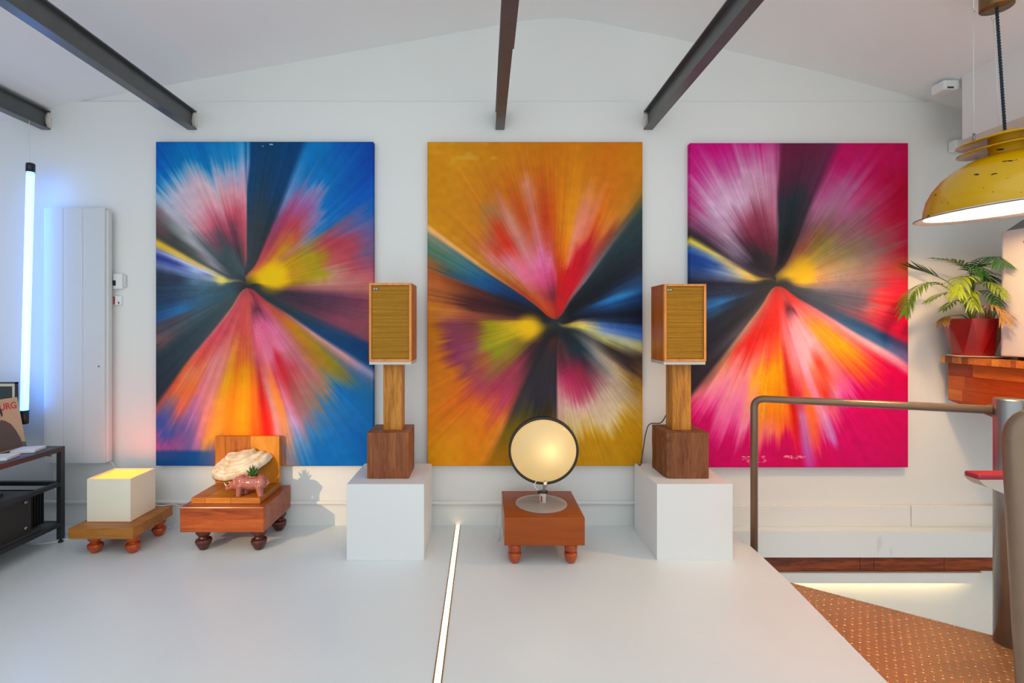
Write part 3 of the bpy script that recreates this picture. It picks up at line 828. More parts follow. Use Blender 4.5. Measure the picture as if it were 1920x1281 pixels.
def ray_table(rays, nr=96, rmax=1.15, nth=1440):
    rays = sorted(rays, key=lambda q: q[0] % 360)
    th = np.array([q[0] % 360 for q in rays], float)
    rr = np.linspace(0, rmax, nr)
    prof = np.zeros((len(rays), nr, 3))
    for i, (_, st) in enumerate(rays):
        r = np.array([s[0] for s in st])
        col = np.array([s[1] for s in st], float)
        for k in range(3):
            prof[i, :, k] = np.interp(rr, r, col[:, k])
    th = np.concatenate([[th[-1] - 360], th, [th[0] + 360]])
    prof = np.concatenate([prof[-1:], prof, prof[:1]])
    g = np.arange(nth) * 360.0 / nth
    idx = np.clip(np.searchsorted(th, g, side='right') - 1, 0, len(th) - 2)
    w = (g - th[idx]) / (th[idx + 1] - th[idx])
    w = w * w * (3 - 2 * w)
    return prof[idx] * (1 - w)[:, None, None] + prof[idx + 1] * w[:, None, None]


def noise1(n, seed, octaves):
    """periodic 1-D noise over n samples"""
    rg = np.random.RandomState(seed)
    out = np.zeros(n)
    for cells, amp in octaves:
        v = rg.uniform(-1, 1, cells)
        x = np.arange(n) * cells / n
        i = np.floor(x).astype(int)
        f_ = x - i
        f_ = f_ * f_ * (3 - 2 * f_)
        out += amp * (v[i % cells] * (1 - f_) + v[(i + 1) % cells] * f_)
    return out


def vnoise2(x, y, seed):
    rg = np.random.RandomState(seed)
    T = rg.uniform(-1, 1, (64, 64))
    i, j = np.floor(x).astype(int), np.floor(y).astype(int)
    fx, fy = x - i, y - j
    fx = fx * fx * (3 - 2 * fx)
    fy = fy * fy * (3 - 2 * fy)
    a = T[i % 64, j % 64] * (1 - fx) + T[(i + 1) % 64, j % 64] * fx
    b = T[i % 64, (j + 1) % 64] * (1 - fx) + T[(i + 1) % 64, (j + 1) % 64] * fx
    return a * (1 - fy) + b * fy


def burst_colours(u, v, aspect, cu, cv, rays, seed, blobs=(), post=None, cone=172):
    """colour (sRGB 0..255) of a painted radial burst; u right, v down, both 0..1"""
    dx, dy = (u - cu), (v - cv) * aspect
    r = np.hypot(dx, dy)
    th = np.degrees(np.arctan2(dx, -dy)) % 360
    dth = ((th - cone + 180) % 360) - 180
    th = (cone + dth * (1 - 0.35 * np.exp(-(r / 0.06) ** 2))) % 360
    T = ray_table(rays)
    nth, nr, _ = T.shape
    N = 4320
    jr = noise1(N, seed, [(60, 0.05), (160, 0.05), (420, 0.04), (900, 0.025)])
    k = (th / 360 * N).astype(int) % N
    jt = vnoise2(th / 7.0, r * 5.0, seed + 3) * 1.0 + vnoise2(th / 2.2, r * 3.0, seed + 4) * 0.35
    r2 = r * (1 + jr[k]) + 0.012 * vnoise2(u * 14, v * 14 * aspect, seed + 8)
    t2 = (th + jt) % 360
    fi = t2 / 360 * nth
    i0 = np.floor(fi).astype(int)
    ft = (fi - i0)[:, None]
    fj = np.clip(r2 / 1.15 * (nr - 1), 0, nr - 1.001)
    j0 = np.floor(fj).astype(int)
    fr = (fj - j0)[:, None]
    i0, i1 = i0 % nth, (i0 + 1) % nth
    c = (T[i0, j0] * (1 - ft) + T[i1, j0] * ft) * (1 - fr) + (T[i0, j0 + 1] * (1 - ft) + T[i1, j0 + 1] * ft) * fr
    # bristle streaks along the rays
    st = noise1(N, seed + 1, [(300, 0.5), (720, 0.6), (1440, 0.5)])[k]
    st = st * (0.6 + 0.6 * vnoise2(th / 3.0, r * 4.0, seed + 5))
    lum = c.mean(1, keepdims=True)
    amp = np.clip(r / 0.16, 0, 1) * np.clip((0.95 - r) / 0.45, 0.22, 1)
    c = c * (1 + 0.075 * (st * amp)[:, None]) + (3.0 * st * amp)[:, None]
    # canvas-scale mottling
    c = c * (1 + 0.03 * vnoise2(u * 40, v * 40 * aspect, seed + 7))[:, None]
    for (bu, bv, br, col, s) in blobs:
        d = np.hypot(u - bu, (v - bv) * aspect) / br
        d = d * (1 + 0.12 * vnoise2(th / 12.0, r * 6, seed + 9))
        w = np.clip(1.15 - d, 0, 1)
        w = (w * w * (3 - 2 * w) * s)[:, None]
        c = c * (1 - w) + np.array(col, float)[None] * w
    dk = np.clip(1 - r / 0.085, 0, 1) * np.where(np.abs(((th - cone + 180) % 360) - 180) < 50, 0.35, 1.0)
    dk = (dk * dk * (3 - 2 * dk))[:, None]
    c = c * (1 - dk) + np.array((42, 44, 48.))[None] * dk
    if post:
        c = post(u, v, c)
    return np.clip(c, 0, 255)


def canvas_material():
    m = bpy.data.materials.new('oil_paint_on_canvas')
    m.use_nodes = True
    nt = m.node_tree
    p = nt.nodes['Principled BSDF']
    at = nt.nodes.new('ShaderNodeAttribute')
    at.attribute_name = 'paint'
    nt.links.new(at.outputs['Color'], p.inputs['Base Color'])
    p.inputs['Roughness'].default_value = 0.5
    p.inputs['Specular IOR Level'].default_value = 0.14
    tc = nt.nodes.new('ShaderNodeTexCoord')
    nz = nt.nodes.new('ShaderNodeTexNoise')
    nz.inputs['Scale'].default_value = 140
    nz.inputs['Detail'].default_value = 3
    nt.links.new(tc.outputs['Object'], nz.inputs['Vector'])
    bp = nt.nodes.new('ShaderNodeBump')
    bp.inputs['Strength'].default_value = 0.12
    bp.inputs['Distance'].default_value = 0.002
    nt.links.new(nz.outputs['Fac'], bp.inputs['Height'])
    nt.links.new(bp.outputs['Normal'], p.inputs['Normal'])
    return m


M_canvas = canvas_material()
M_stretcher = wood('pine_stretcher', rgb(120, 85, 50), rgb(170, 130, 85), rgb(200, 165, 115), axis='Z', grain=5)
PAINT_GAIN = 1.14


def painting(x0, x1, z0, z1, yf, yb, cu, cv, rays, seed, label, blobs=(), post=None, cone=172):
    W, H = x1 - x0, z1 - z0
    cx = (x0 + x1) / 2
    t = thing('abstract_painting', (cx, yb, z0), label, 'painting', 'three large abstract paintings')
    nx, nz = 250, 372
    u = np.linspace(0, 1, nx + 1)
    v = np.linspace(0, 1, nz + 1)
    U, V = np.meshgrid(u, v)
    U, V = U.ravel(), V.ravel()
    col = burst_colours(U, V, H / W, cu, cv, rays, seed, blobs, post, cone) / 255.0
    lin = np.where(col <= 0.04045, col / 12.92, ((col + 0.055) / 1.055) ** 2.4)
    lin = np.clip(lin * PAINT_GAIN, 0, 0.95)
    nv = len(U)
    # front grid, plus a rim wrapped round the stretcher edge
    vx = (U - 0.5) * W
    vz = (1 - V) * H
    verts = np.stack([vx, np.full(nv, yf - yb), vz], 1)
    # bow the edges a hair so that the canvas is not razor sharp
    q = np.arange(nv).reshape(nz + 1, nx + 1)
    a, b, c, d = q[:-1, :-1].ravel(), q[:-1, 1:].ravel(), q[1:, 1:].ravel(), q[1:, :-1].ravel()
    quads = np.stack([a, d, c, b], 1)
    rim = np.concatenate([q[0, :-1], q[:-1, -1], q[-1, :0:-1], q[:0:-1, 0]])
    back = verts[rim].copy()
    back[:, 1] = 0.0
    rid = np.arange(len(rim)) + nv
    rn, bn = np.roll(rim, -1), np.roll(rid, -1)
    sides = np.stack([rim, rn, bn, rid], 1)
    verts = np.concatenate([verts, back])
    cols = np.concatenate([lin, lin[rim]])
    faces = np.concatenate([quads, sides])
    me = bpy.data.meshes.new('canvas')
    me.vertices.add(len(verts))
    me.vertices.foreach_set('co', verts.astype(np.float32).ravel())
    me.loops.add(faces.size)
    me.loops.foreach_set('vertex_index', faces.astype(np.int32).ravel())
    me.polygons.add(len(faces))
    me.polygons.foreach_set('loop_start', np.arange(0, faces.size, 4, dtype=np.int32))
    me.update(calc_edges=True)
    at = me.attributes.new('paint', 'FLOAT_COLOR', 'POINT')
    at.data.foreach_set('color', np.concatenate([cols, np.ones((len(cols), 1))], 1).astype(np.float32).ravel())
    me.materials.append(M_canvas)
    o = bpy.data.objects.new('canvas', me)
    C.objects.link(o)
    o.parent = t
    # stretcher frame behind
    s = MB()
    b_ = 0.045
    for (ax, bx, az, bz) in ((x0 + .004, x1 - .004, z0 + .004, z0 + b_), (x0 + .004, x1 - .004, z1 - b_, z1 - .004),
                             (x0 + .004, x0 + b_, z0 + b_, z1 - b_), (x1 - b_, x1 - .004, z0 + b_, z1 - b_)):
        s.box(ax, bx, yf + 0.006, yb - 0.001, az, bz)
    s.build('stretcher_frame', M_stretcher, t)
    return t


YF, YBK = 3.425, 3.468


def px2x(px, d=YF):
    return (px - 908) * d / 950


def py2z(py, d=YF):
    return EYE - (py - 610) * d / 950


def marks_blue(u, v, c):
    # a flat blue strip along the lower left edge and two chips at the top
    w = (np.clip((v - 0.948) / 0.012, 0, 1) * np.clip((0.30 - u) / 0.12, 0, 1))[:, None]
    c = c * (1 - w) + np.array((5, 72, 135.))[None] * w
    for (a, b, s) in ((0.492, 0.0135, 0.004), (0.53, 0.008, 0.008)):
        m = (np.abs(u - a) < s) & (np.abs(v - b) < 0.0017)
        c[m] = (170, 195, 220)
    return c


def marks_pink(u, v, c):
    rg = np.random.RandomState(5)
    for (u0, u1, v0, v1, nn) in ((0.243, 0.345, 0.966, 0.995, 46), (0.43, 0.53, 0.965, 0.976, 40)):
        for k in range(nn):
            a, b = rg.uniform(u0, u1), v0 + (v1 - v0) * rg.beta(0.7, 1.6)
            m = (np.abs(u - a) < rg.uniform(.002, .006)) & (np.abs(v - b) < rg.uniform(.0009, .0016))
            c[m] = c[m] * 0.45 + np.array((235, 175, 170.)) * 0.55
    return c


def marks_orange(u, v, c):
    rg = np.random.RandomState(9)
    n_ = vnoise2(u * 26, v * 60, 77)
    w = np.clip(n_ - 0.25, 0, 1) * np.clip((0.36 - np.abs(u - 0.24)) / 0.25, 0, 1) * np.clip((0.05 - np.abs(v - 0.035)) / 0.03, 0, 1)
    return c * (1 - 0.55 * w[:, None]) + np.array((230, 190, 90.))[None] * 0.55 * w[:, None]


painting(px2x(292.5), px2x(700), py2z(873.5), py2z(266), YF, YBK, 0.418, 0.451, RAYS_BLUE, 11,
         'tall abstract painting on a blue ground with a radial burst of colour', post=marks_blue,
         blobs=[(0.535, 0.413, 0.085, (246, 190, 4), 1.0), (0.30, 0.428, 0.03, (232, 215, 110), 0.7)])
painting(px2x(801.5), px2x(1204.5), py2z(873.5), py2z(266.5), YF, YBK, 0.599, 0.548, RAYS_ORANGE, 23,
         'tall abstract painting on an orange ground with a radial burst of colour', post=marks_orange,
         blobs=[(0.475, 0.575, 0.075, (238, 182, 12), 0.95)], cone=350)
painting(px2x(1294), px2x(1702.5), py2z(876.5), py2z(268.5), YF, YBK, 0.398, 0.441, RAYS_PINK, 37,
         'tall abstract painting on a magenta pink ground with a radial burst of colour', post=marks_pink,
         blobs=[(0.515, 0.392, 0.075, (226, 180, 30), 0.9)])

# ================================================================== FLOOR LIGHT STRIP
t = thing('floor_light_strip', (-0.18, 2.7, 0.0), 'glowing warm light strip set in the floor between the white plinth and the globe lamp stool', 'light strip')
M_brass = mat('brass_edge', rgb(150, 120, 70), rough=0.35, metal=0.7)
M_strip = mat('floor_led', (0.9, 0.85, 0.7, 1), emit=(1.0, 0.74, 0.38), estr=1.8, var=0.0, rough=0.5)
MB().box(-0.193, -0.167, 0.2, WALL - 0.004, 0.0, 0.002).build('diffuser', M_strip, t)
for x in (-0.1955, -0.1645):
    MB().box(x - 0.0025, x + 0.0025, 0.2, WALL - 0.004, 0.0, 0.003).build('edge_profile', M_brass, t)

# ================================================================== TURNED-FOOT STOOLS
def foot_mesh(name, m, r=0.033, h=0.125, style=0, segs=10):
    if style == 0:      # faceted onion foot
        prof = [(0.30 * r, 0), (0.55 * r, 0.04 * h), (0.95 * r, 0.28 * h), (1.05 * r, 0.42 * h), (0.98 * r, 0.50 * h),
                (0.60 * r, 0.56 * h), (0.52 * r, 0.61 * h), (0.70 * r, 0.65 * h), (0.98 * r, 0.80 * h), (1.02 * r, h)]
    else:               # acorn foot with a plain collar
        prof = [(0.25 * r, 0), (0.60 * r, 0.05 * h), (0.92 * r, 0.25 * h), (1.0 * r, 0.42 * h), (1.0 * r, 0.50 * h),
                (0.55 * r, 0.52 * h), (0.50 * r, 0.57 * h), (0.98 * r, 0.60 * h), (1.0 * r, h)]
    mb = MB().lathe(prof, (0, 0, 0), segs=segs)
    o = mb.build(name, m)
    me = o.data
    bpy.data.objects.remove(o, do_unlink=True)
    if segs < 16:
        for p in me.polygons:
            p.use_smooth = False
    return me


def stool(name, x0, x1, y0, y1, z0, z1, label, body_m, foot_m, feet, style, fr, bevel=0.004, segs=10, partname='top_block'):
    t = thing(name, ((x0 + x1) / 2, (y0 + y1) / 2, 0), label, 'stool', 'low wooden display stools')
    MB().box(x0, x1, y0, y1, z0, z1, bevel=bevel).build(partname, body_m, t)
    me = foot_mesh('foot', foot_m, r=fr, h=z0, style=style, segs=segs)
    for (fx, fy) in feet:
        piece('foot', me, (fx, fy, 0), t)
    return t


W_board = wood('oak_board', rgb(126, 72, 20), rgb(172, 108, 42), rgb(196, 132, 58), axis='X', grain=5, rough=0.4)
W_amber = wood('amber_foot', rgb(118, 40, 12), rgb(176, 70, 26), rgb(202, 92, 38), axis='Z', grain=6, rough=0.28, coat=0.5)
W_mahog = wood('mahogany_block', rgb(104, 42, 12), rgb(162, 76, 26), rgb(196, 104, 44), axis='X', grain=4, rough=0.33, coat=0.35)
W_darkfoot = wood('dark_foot', rgb(36, 14, 12), rgb(76, 34, 28), rgb(104, 50, 40), axis='Z', grain=7, rough=0.3, coat=0.4)
W_redblock = wood('orange_brown_block', rgb(118, 48, 2), rgb(156, 70, 4), rgb(174, 84, 10), axis='X', grain=2.5, rough=0.32, coat=0.35, contrast=(0.2, 0.5, 0.8))

# stool 1: thin board under the box lamp
stool('display_stool', -2.452, -2.072, 2.985, 3.372, 0.108, 0.172,
      'low light brown board stool on orange turned feet, under the glowing box lamp', W_board, W_amber,
      [(-2.345, 3.055), (-2.118, 3.055), (-2.118, 3.300), (-2.390, 3.300)], 0, 0.041, partname='board')
# stool 2: block under the mushroom
stool('display_stool', -1.822, -1.318, 3.03, 3.45, 0.129, 0.282,
      'low mahogany block stool with dark turned feet, under the mushroom shelf', W_mahog, W_darkfoot,
      [(-1.716, 3.100), (-1.378, 3.100), (-1.370, 3.385), (-1.765, 3.385)], 0, 0.046, bevel=0.006)
# stool 3: block under the disc lamp
stool('display_stool', 0.114, 0.570, 2.87, 3.335, 0.121, 0.279,
      'low orange-brown block stool with acorn feet, under the round disc lamp', W_redblock, W_amber,
      [(0.175, 2.925), (0.500, 2.925), (0.510, 3.265), (0.180, 3.265)], 1, 0.038, segs=20, bevel=0.002)

# ================================================================== BOX LAMP
t = thing('box_lamp', (-2.288, 3.20, 0.172), 'cream rectangular box lamp with a glowing orange-yellow open top', 'lamp')
M_cream = mat('cream_shade', rgb(246, 238, 216), rough=0.7, var=0.05, nscale=5, bump=0.08)
x0, x1, y0, y1, z0, z1 = -2.418, -2.154, 3.084, 3.318, 0.174, 0.434
w = 0.005
mb = MB()
mb.box(x0, x1, y0, y0 + w, z0, z1).box(x0, x1, y1 - w, y1, z0, z1)
mb.box(x0, x0 + w, y0 + w, y1 - w, z0, z1).box(x1 - w, x1, y0 + w, y1 - w, z0, z1)
mb.build('shade', M_cream, t)
M_boxglow = mat('orange_glow_panel', (0.8, 0.6, 0.2, 1), emit=(1.0, 0.085, 0.0015), estr=5.6, var=0.0)
MB().box(x0 + w, x1 - w, y0 + w, y1 - w, z1 - 0.018, z1 - 0.012).build('diffuser', M_boxglow, t)
MB().box(x0 + 0.01, x1 - 0.01, y0 + 0.01, y1 - 0.01, z0 - 0.002, z0 + 0.004).build('base', M_blackplastic, t)
M = MB().tube(spline([(-2.16, 3.325, 0.19), (-2.12, 3.345, 0.178), (-2.06, 3.385, 0.172), (-2.03, 3.42, 0.09), (-2.1, 3.40, 0.008), (-2.3, 3.38, 0.006)]), 0.0028, 6)
o = recenter(M.build('lamp_cable', M_cable_white), (-2.1, 3.4, 0.006))
tag(o, 'thin white cable trailing behind the glowing box lamp', 'cable')

# ================================================================== L-SHAPED WOODEN STAND, MUSHROOM, RHINO
t = thing('wooden_stand', (-1.575, 3.24, 0.282), 'L-shaped stand of glued honey-coloured wood boards holding the mushroom', 'stand')
hz = [wood('honey_board_%d' % i, rgb(*a), rgb(*b), rgb(*c), axis=ax, grain=5, rough=0.38, coat=0.3, seed=i * 3.1)
      for i, (a, b, c, ax) in enumerate([((150, 76, 14), (186, 104, 24), (204, 126, 38), 'Z'), ((132, 62, 10), (176, 96, 22), (196, 118, 34), 'Z'),
                                         ((190, 108, 20), (216, 136, 34), (228, 154, 52), 'Z'), ((138, 70, 18), (178, 104, 34), (200, 130, 52), 'X'),
                                         ((158, 86, 20), (194, 118, 36), (212, 140, 56), 'X')])]
zb0, zb1 = 0.283, 0.318
for (a, b_, k) in ((-1.786, -1.700, 3), (-1.700, -1.545, 4), (-1.545, -1.366, 3)):
    MB().box(a + 0.0004, b_ - 0.0004, 3.087, 3.405, zb0, zb1, bevel=0.0012, seg=1).build('base_board', hz[k], t)
for (a, b_, k) in ((-1.793, -1.725, 0), (-1.725, -1.560, 1), (-1.560, -1.366, 2)):
    MB().box(a + 0.0004, b_ - 0.0004, 3.375, 3.405, zb1, 0.630, bevel=0.0012, seg=1).build('back_board', hz[k], t)


def mushroom():
    """bracket fungus: half-disc with growth rings, fixed to the back board"""
    b = bmesh.new()
    nu, nv = 84, 46
    top, bot = [], []
    for i in range(nv + 1):
        s = i / nv
        rt, rb = [], []
        for k in range(nu + 1):
            a = -math.pi * 0.52 + math.pi * 1.04 * k / nu
            wob = 1 + 0.05 * mnoise.noise((math.cos(a) * 1.7, math.sin(a) * 1.7, 3.0)) + 0.02 * mnoise.noise((a * 6, 1, 7))
            rx, ry = 0.188 * wob, 0.215 * wob
            x = math.sin(a) * rx * s
            y = -math.cos(a) * ry * s
            terr = 0.0
            for (e, hgt) in ((0.50, 0.030), (0.76, 0.022)):
                q = s * (1 + 0.05 * mnoise.noise((a * 2.3, e * 9, 0))) - e
                terr -= hgt / (1 + math.exp(-q * 110))
            h = 0.074 + terr + 0.005 * mnoise.noise((x * 22, y * 22, 0)) + 0.0012 * mnoise.noise((x * 90, y * 90, 4))
            edge_ = max(0.0, (s - 0.88) / 0.12)
            h -= 0.034 * edge_ ** 3
            u = -0.055 * (1 - s ** 2.0) - 0.012
            if s > 0.88:
                u = u * (1 - edge_) + h * edge_ * 0.9 - 0.008 * edge_
            rt.append(b.verts.new((x, y, h)))
            rb.append(b.verts.new((x, y, u - (0.004 if s < 1 else 0.0))))
        top.append(rt)
        bot.append(rb)
    for i in range(nv):
        for k in range(nu):
            if i == 0:
                b.faces.new((top[0][k], top[1][k], top[1][k + 1])) if False else None
            b.faces.new((top[i][k], top[i + 1][k], top[i + 1][k + 1], top[i][k + 1]))
            b.faces.new((bot[i][k], bot[i][k + 1], bot[i + 1][k + 1], bot[i + 1][k]))
    for k in range(nu):
        b.faces.new((top[nv][k], bot[nv][k], bot[nv][k + 1], top[nv][k + 1]))
    bmesh.ops.remove_doubles(b, verts=b.verts, dist=1e-5)
    bmesh.ops.recalc_face_normals(b, faces=b.faces)
    Rm = Matrix.Rotation(R(-11), 3, 'Y') @ Matrix.Rotation(R(15), 3, 'X')
    bmesh.ops.rotate(b, cent=(0, 0, 0), matrix=Rm, verts=b.verts)
    bmesh.ops.translate(b, vec=(-1.597, 3.368, 0.468), verts=b.verts)
    for v in b.verts:
        v.co.y = min(v.co.y, 3.3735)
    m = MB()
    m.add(b, True)
    return m


def mushroom_mat():
    m = bpy.data.materials.new('bracket_fungus')
    m.use_nodes = True
    nt = m.node_tree
    p = nt.nodes['Principled BSDF']
    geo = nt.nodes.new('ShaderNodeNewGeometry')
    tc = nt.nodes.new('ShaderNodeTexCoord')
    sx = nt.nodes.new('ShaderNodeSeparateXYZ')
    nt.links.new(geo.outputs['Normal'], sx.inputs[0])
    nz = nt.nodes.new('ShaderNodeTexNoise')
    nz.inputs['Scale'].default_value = 16
    nz.inputs['Detail'].default_value = 5
    nt.links.new(tc.outputs['Object'], nz.inputs['Vector'])
    cr = nt.nodes.new('ShaderNodeValToRGB')
    cr.color_ramp.elements[0].position = 0.33
    cr.color_ramp.elements[0].color = rgb(214, 190, 152)
    cr.color_ramp.elements[1].position = 0.58
    cr.color_ramp.elements[1].color = rgb(240, 226, 200)
    nt.links.new(nz.outputs['Fac'], cr.inputs['Fac'])
    # the pore surface underneath is brown
    c2 = nt.nodes.new('ShaderNodeValToRGB')
    c2.color_ramp.elements[0].position = 0.36
    c2.color_ramp.elements[1].position = 0.80
    kk = c2.color_ramp.elements.new(0.48)
    kk.color = (0.55, 0.55, 0.55, 1)
    mm = nt.nodes.new('ShaderNodeMath')
    mm.operation = 'MULTIPLY_ADD'
    mm.inputs[1].default_value = 0.5
    mm.inputs[2].default_value = 0.5
    nt.links.new(sx.outputs['Z'], mm.inputs[0])
    nt.links.new(mm.outputs[0], c2.inputs['Fac'])
    mx = nt.nodes.new('ShaderNodeMix')
    mx.data_type = 'RGBA'
    nt.links.new(c2.outputs['Color'], mx.inputs[0])
    mx.inputs[6].default_value = rgb(120, 76, 34)
    nt.links.new(cr.outputs['Color'], mx.inputs[7])
    nt.links.new(mx.outputs[2], p.inputs['Base Color'])
    p.inputs['Roughness'].default_value = 0.8
    bp = nt.nodes.new('ShaderNodeBump')
    bp.inputs['Strength'].default_value = 0.25
    bp.inputs['Distance'].default_value = 0.004
    nt.links.new(nz.outputs['Fac'], bp.inputs['Height'])
    nt.links.new(bp.outputs['Normal'], p.inputs['Normal'])
    return m


o = mushroom().build('bracket_mushroom', mushroom_mat())
recenter(o, (-1.597, 3.370, 0.45))
tag(o, 'large pale bracket mushroom with growth rings fixed to the wooden stand', 'mushroom')


def remeshed(mb, voxel, smooth=6):
    o = mb.build('tmp_body', None)
    md = o.modifiers.new('r', 'REMESH')
    md.mode = 'VOXEL'
    md.voxel_size = voxel
    ms = o.modifiers.new('s', 'SMOOTH')
    ms.factor = 0.5
    ms.iterations = smooth
    dg = bpy.context.evaluated_depsgraph_get()
    me = bpy.data.meshes.new_from_object(o.evaluated_get(dg))
    bpy.data.objects.remove(o, do_unlink=True)
    for p in me.polygons:
        p.use_smooth = True
    return me


# rhino planter (faces left), origin at its feet
RX, RY, RZ = -1.455, 3.135, 0.318
t = thing('rhino_planter', (RX, RY, RZ), 'small glazed pinkish-brown rhinoceros planter on the wooden stand', 'planter')
mb = MB()
Ry = lambda a: Matrix.Rotation(R(a), 3, 'Y')
mb.sphere((0.018, 0, 0.078), 1, (0.082, 0.045, 0.044))                 # barrel
mb.sphere((0.076, 0, 0.079), 1, (0.038, 0.042, 0.045))                 # rump
mb.sphere((-0.042, 0, 0.082), 1, (0.040, 0.042, 0.047))                # shoulder hump
mb.sphere((-0.079, 0, 0.071), 1, (0.028, 0.030, 0.033))                # neck
mb.sphere((-0.103, 0, 0.060), 1, (0.030, 0.023, 0.023), rot=Ry(-28))   # skull
mb.sphere((-0.126, 0, 0.047), 1, (0.023, 0.018, 0.016), rot=Ry(-24))   # muzzle
for (lx, ly, fwd) in ((-0.048, -0.024, -0.006), (-0.040, 0.024, 0.006), (0.070, -0.024, 0.010), (0.064, 0.024, -0.004)):
    mb.tube([(lx, ly, 0.070), (lx + fwd * 0.4, ly, 0.035), (lx + fwd, ly, 0.010), (lx + fwd * 1.1, ly, 0.0005)], [0.026, 0.018, 0.0165, 0.018], 12)
mb.tube([(-0.088, -0.013, 0.088), (-0.087, -0.016, 0.100), (-0.089, -0.018, 0.111)], [0.007, 0.008, 0.002], 8)
mb.tube([(-0.088, 0.013, 0.088), (-0.087, 0.016, 0.100), (-0.089, 0.018, 0.111)], [0.007, 0.008, 0.002], 8)
me = remeshed(mb, 0.0032, 7)
me.name = 'body'
# hollow in the back for the plant
M_glaze = mat('pink_brown_glaze', rgb(168, 96, 84), rough=0.16, var=0.35, nscale=22, coat=0.7)
me.materials.append(M_glaze)
o = bpy.data.objects.new('body', me)
C.objects.link(o)
o.parent = t
L = Vector((RX, RY, RZ))
MB().tube([L + Vector(p) for p in ((-0.136, 0, 0.056), (-0.147, 0, 0.066), (-0.156, 0, 0.080))], [0.0065, 0.0042, 0.0008], 8).build('front_horn', mat('cream_glaze', rgb(222, 190, 160), rough=0.2, coat=0.5), t)
MB().tube([L + Vector(p) for p in ((-0.116, 0, 0.070), (-0.120, 0, 0.078), (-0.124, 0, 0.086))], [0.005, 0.0035, 0.0008], 8).build('rear_horn', MATS['cream_glaze'], t)
MB().tube(spline([L + Vector(p) for p in ((0.106, 0, 0.088), (0.116, -0.004, 0.092), (0.121, -0.006, 0.078), (0.112, -0.010, 0.066), (0.108, -0.012, 0.062))], 5), 0.0042, 7).build('tail', M_glaze, t)
for s in (-1, 1):
    MB().tube([L + Vector(p) for p in ((-0.119, s * 0.0205, 0.062), (-0.1195, s * 0.0215, 0.062))], 0.0028, 8).build('eye', M_blackplastic, t)
# raised rim of the planting hole
ring = [L + Vector((0.024 + 0.036 * math.cos(a), 0.030 * math.sin(a), 0.120)) for a in np.linspace(0, 2 * math.pi, 25)]
MB().tube(ring, 0.004, 7, cap=False).build('rim', M_glaze, t)
MB().lathe([(0.030, 0.0), (0.030, 0.004)], L + Vector((0.024, 0, 0.1155)), 20).build('soil', mat('soil', (0.02, 0.013, 0.008, 1), rough=0.95, bump=0.6), t)

# succulent growing from the planter
t = thing('succulent', L + Vector((0.024, 0, 0.1195)), 'small spiky green succulent growing out of the rhino planter', 'plant')
M_succ = mat('succulent_green', rgb(58, 104, 40), rough=0.4, var=0.4, nscale=30)
random.seed(3)
c0 = L + Vector((0.024, 0, 0.1185))
for k in range(17):
    az = k * 2.399
    el = R(88 - k * 3.6)
    ln = 0.066 - 0.0010 * k + random.uniform(-.003, .003)
    dirv = Vector((math.cos(az) * math.cos(el), math.sin(az) * math.cos(el), math.sin(el)))
    up = Vector((0, 0, 1))
    p1 = c0 + dirv * ln * 0.5 + up * 0.001
    p2 = c0 + dirv * ln + up * 0.006
    MB().tube(spline([c0 + dirv * 0.004, p1, p2], 4), [0.006, 0.0075, 0.008, 0.0075, 0.0065, 0.0052, 0.0036, 0.002, 0.0005], 6).build('leaf', M_succ, t)

# ================================================================== PLINTHS
def plinth(x0, x1, y0, y1, h, label, rz):
    o = MB().box(x0, x1, y0, y1, 0.0, h, bevel=0.0015, seg=1).build('plinth', M_white)
    recenter(o, ((x0 + x1) / 2, (y0 + y1) / 2, 0))
    o.rotation_euler = (0, 0, R(rz))
    return tag(o, label, 'plinth', 'white cube plinths')


plinth(-0.802, -0.351, 2.951, 3.392, 0.444, 'white cube plinth carrying the speaker between the blue and orange paintings', 0)
plinth(1.006, 1.448, 2.951, 3.392, 0.444, 'white cube plinth carrying the speaker between the orange and pink paintings', 0)

# ================================================================== SPEAKERS ON WOODEN STANDS
W_blockL = wood('reclaimed_block', rgb(94, 46, 22), rgb(140, 78, 42), rgb(172, 104, 58), axis='Z', grain=5, rough=0.5, coat=0.1, knots=0.4)
W_blockR = wood('weathered_block', rgb(74, 38, 20), rgb(126, 74, 42), rgb(156, 100, 62), axis='Z', grain=9, rough=0.6, coat=0.0, knots=0.3, seed=4)
W_postL = wood('honey_post', rgb(132, 74, 14), rgb(196, 128, 40), rgb(222, 158, 64), axis='Z', grain=7, rough=0.45, knots=0.5)
W_cab = wood('teak_veneer', rgb(160, 80, 16), rgb(192, 104, 30), rgb(208, 122, 44), axis='Z', grain=8, rough=0.38, coat=0.2)
W_trim = wood('teak_edge', rgb(200, 120, 48), rgb(226, 146, 68), rgb(238, 162, 86), axis='Z', grain=8, rough=0.4)
M_slab = mat('marble_slab', rgb(206, 200, 192), rough=0.3, var=0.12, nscale=14)


